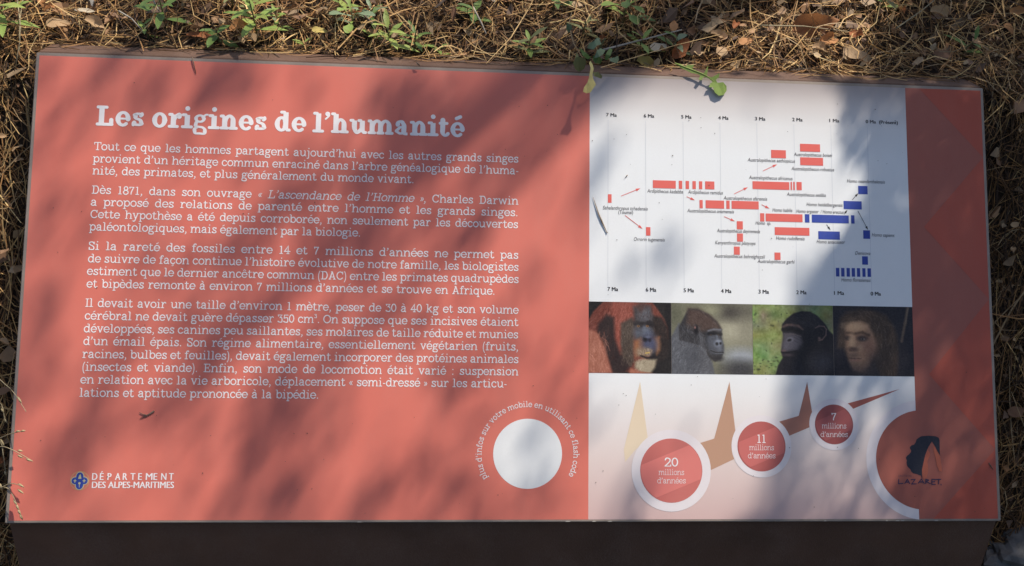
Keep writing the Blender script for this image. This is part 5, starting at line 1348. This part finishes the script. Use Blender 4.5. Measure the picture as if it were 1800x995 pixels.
edge = [(-600, 1560), (0, 1590), (60, 1530), (110, 1500), (140, 1492), (200, 1482), (260, 1496), (300, 1522), (330, 1528), (365, 1506), (400, 1500), (430, 1470), (460, 1436), (500, 1402), (540, 1390), (600, 1396), (680, 1376), (720, 1384), (760, 1362), (800, 1346), (900, 1326), (1500, 1290)]
holes = [(1521, 200, 9, 26), (1522, 250, 10, 32), (1514, 302, 16, 22), (1545, 400, 10, 26), (1566, 470, 9, 26), (1382, 690, 9, 22), (1574, 172, 10, 14), (1604, 150, 22, 9), (1560, 30, 20, 10), (1440, 640, 8, 14)]
def depth(x, y):
    e = np.interp(y, [a for a, b in edge], [b for a, b in edge])
    t = (3.8 - (2.3 if x < 1620 else 1.3) * min(1, max(0, (y - 480) / 260))) / (1 + math.exp(-(x - e - 6) / 5.0))     # the foliage thins out lower down
    for hx, hy, a, b in holes:
        t *= 1 - .93 * math.exp(-(((x - hx) / a) ** 2 + ((y - hy) / b) ** 2))
    for px, py, a, b, d in patch:
        dx, dy = x - px, y - py
        if abs(dx) + abs(dy) > 260: continue
        u = dx * math.cos(STREAK) + dy * math.sin(STREAK); w = -dx * math.sin(STREAK) + dy * math.cos(STREAK)
        t += d * 1.05 * math.exp(-((u / b) ** 2 + (w / a) ** 2))
    if x < 1040 and y > 90: t += .22 * vnoise(x, y, .02, 9)      # thin leaf here and there over the rest
    return t
LA = 0.00009                                          # mean shadow of one leaf square to the sun, m2
V, F, centres = [], [], []
def add_leaf(c, size):
    n = Vector(g8.normal(0, 1, 3)).normalized()
    n = (n + SUN * .5 * (1 if n.dot(SUN) > 0 else -1)).normalized()
    a = n.orthogonal().normalized(); b = n.cross(a); t = g8.uniform(0, 6.28); a, b = a * math.cos(t) + b * math.sin(t), b * math.cos(t) - a * math.sin(t)
    o = len(V); L, W_ = size, size * .5
    V.extend([c - a * L * .5, c - a * L * .1 - b * W_ * .5 + n * L * .05, c + a * L * .5, c - a * L * .1 + b * W_ * .5 + n * L * .05]); F.append((o, o + 1, o + 2, o + 3))
x0, x1, y0, y1 = -500, 2300, -420, 1250
tries = int((x1 - x0) * (y1 - y0) * PXM * PXM * abs(SUN.dot(PN)) * 5.5 / LA)
for _ in range(tries):
    x, y = g8.uniform(x0, x1), g8.uniform(y0, y1)
    inside = -20 < x < 1820 and -20 < y < 1015
    d = depth(x, y) if -60 < x else .5
    if not inside: d = max(d, 1.4 * (vnoise(x, y, .011, 2) > .45) * (vnoise(x, y, .03, 5) > .35))
    if g8.rand() * 5.5 > d: continue
    u, v = board(x, y) if (-200 < x < 2000 and -200 < y < 1200) else ((x - 900) * PXM + PW / 2, (497 - y) * PXM + PH / 2)
    crisp = x > 1440
    t = g8.uniform(1.2, 2.0) if (crisp and y < 330) else g8.uniform(1.8, 3.4) if crisp else g8.uniform(2.6, 4.2)
    q = world_pt(u, v)
    if y < 92 + x * .038:                                # shade meant for the ground behind the board
        d_ = ray_dir(x, y); nb = Vector((0, -.22, 1)); q = CAM + d_ * ((Vector((0, YR, ZT - .018)) - CAM).dot(nb) / d_.dot(nb))
        if q.y > YR + 3: continue
    if crisp and y < 330 and x < 1620:                   # small leaves of a low twig: a sharper shadow
        for _k in range(3): add_leaf(q + SUN * t + PU * g8.normal(0, .004) + PV * g8.normal(0, .006), g8.uniform(.011, .018))
    else: add_leaf(q + SUN * t, g8.uniform(.017, .028))
    centres.append((u, v, t))
def project(p):
    q = cam_o.matrix_world.inverted() @ p
    return CX + FPX * q.x / -q.z, CY - FPX * q.y / -q.z
def falls_on(c):
    """True where the leaf would shade a part of the place that lies in the sun"""
    k = (c - PO).dot(PN) / SUN.dot(PN); q = c - SUN * k
    u, v = (q - PO).dot(PU), (q - PO).dot(PV)
    if not (0 <= u <= PW and 0 <= v <= PH) or k < 0:
        nb = Vector((0, -.22, 1)); k = (c - Vector((0, YR, ZT - .018))).dot(nb) / SUN.dot(nb); q = c - SUN * k
        if q.y < YR or k < 0: return -0.95 < q.x < -0.55
    x, y = project(q)
    return -150 < x < 1850 and -160 < y < 1010 and (depth(x, y) < 1.2 or y > 560)
# the rest of the crown, clear of the sun's way to the place in the picture
TB = Vector((3.4, 3.0, ground_z(3.4, 3.0)))
for _ in range(420):
    c = Vector((TB.x - .6, TB.y - .5, TB.z + 4.4)) + Vector(g8.normal(0, 1, 3)).normalized() * g8.uniform(.3, 1) ** .5 * 2.3
    if c.z < 2.3: continue
    for _k in range(26):
        q = c + Vector(g8.normal(0, .13, 3))
        if not falls_on(q): add_leaf(q, g8.uniform(.04, .065))
tree = empty('oak_tree', TB); tag(tree, 'leafy evergreen oak rising behind the bank and shading the board', 'tree')
obj('crown', mesh('crown', [v - TB for v in V], F), M_crown, tree)
pts = [Vector((0, 0, -.3)), Vector((-.05, -.02, 1)), Vector((-.2, -.15, 2.2)), Vector((-.45, -.4, 3.4)), Vector((-.6, -.5, 4.6)), Vector((-.7, -.5, 5.6))]
Vt, Ft = tube(pts, [.20, .16, .135, .10, .06, .02], 12); obj('trunk', mesh('trunk', Vt, Ft, True), M_treebark, tree)
C = np.array(centres); 
for i, (ux, vx, tt) in enumerate(((1.12, .40, 2.2), (1.1, .12, 2.8), (.30, .12, 3.6), (.49, .42, 3.7), (.38, .26, 3.4), (1.15, .55, 1.8), (.12, .10, 3.8))):
    e = world_pt(ux, vx) + SUN * tt - TB
    s = pts[2].lerp(pts[4], .15 + .12 * i)
    m1 = s.lerp(e, .35) + Vector((0, 0, .25)); m2 = s.lerp(e, .72) + Vector((0, 0, .18))
    Vt, Ft = tube([s, m1, m2, e], [.045, .028, .014, .004], 7); obj('limb', mesh('limb', Vt, Ft, True), M_treebark, tree)

# ---------------------------------------------------------------- shrubs added on the bank to the right, out of the lens's sight, that keep that side dim
def in_view(p):
    q = cam_o.matrix_world.inverted() @ p
    if q.z > -0.02: return False
    x, y = CX + FPX * q.x / -q.z, CY - FPX * q.y / -q.z
    return -60 < x < 1865 and -60 < y < 1060
def added_shrub(x, y, rx, ry, h, n, label, seed, big=1.0):
    g = np.random.RandomState(seed); b = Vector((x, y, ground_z(x, y)))
    root = empty('added_shrub', b); tag(root, label, 'added_shrub')  # added foliage, unseen, there to block light
    Vs, Fs = [], []
    for _ in range(n):
        d = Vector(g.normal(0, 1, 3)).normalized() * g.uniform(.35, 1) ** .5
        c = b + Vector((d.x * rx, d.y * ry, h * .55 + d.z * h * .5))
        nn = Vector(g.normal(0, 1, 3)).normalized(); a = nn.orthogonal().normalized(); e = nn.cross(a); L = g.uniform(.03, .055) * big
        if c.z < ground_z(c.x, c.y) + .02: continue
        q = [c - a * L * .5, c - e * L * .25, c + a * L * .5, c + e * L * .25]
        if any(in_view(v) for v in q): continue
        if falls_on(c): continue                                                     # the sunlit part stays in the sun
        o = len(Vs); Vs += [v - b for v in q]; Fs.append((o, o + 1, o + 2, o + 3))
    obj('crown', mesh('crown', Vs, Fs), M_crown, root)
    for i in range(5):
        t = i * 1.26 + g.uniform(0, .5); e = Vector((math.cos(t) * rx * .5, math.sin(t) * ry * .5, h * .6))
        if in_view(b + e): continue
        Vt, Ft = tube([Vector((0, 0, -.05)), e * .5 + Vector((0, 0, .05)), e], [.016, .01, .004], 6); obj('branch', mesh('branch', Vt, Ft, True), M_treebark, root)
added_shrub(1.45, 0.75, .62, 1.1, 1.7, 9000, 'dense dark evergreen bush put in out of view to dim the bank beside the sign', 3)
added_shrub(1.6, -0.5, .6, .6, 1.1, 3600, 'low dark bush put in out of view to dim the foot of the bank', 4)
# unseen bushes added behind the reader to keep low sky off the cabinet front
for i, (x, y, w, h) in enumerate(((-5.0, -3.0, 1.7, 3.2), (-2.4, -3.4, 1.8, 3.1), (0.4, -3.7, 1.8, 3.3), (3.2, -3.4, 1.8, 3.4), (5.4, -2.6, 1.7, 3.0), (-5.6, -0.6, 1.5, 2.6))):
    added_shrub(x, y, w, 1.1, h, 3200, ('tall dark evergreen bush added out of view to block low sky', 'added sky-blocking bush with a lower rounded crown, out of view', 'broad sky-blocking bush added out of view facing the board', 'tall sky-blocking bush added out of view near the oak side', 'sky-blocking bush added out of view past the oak', 'lone evergreen bush added out of view on the open side of the bank')[i], 30 + i, 3.2)
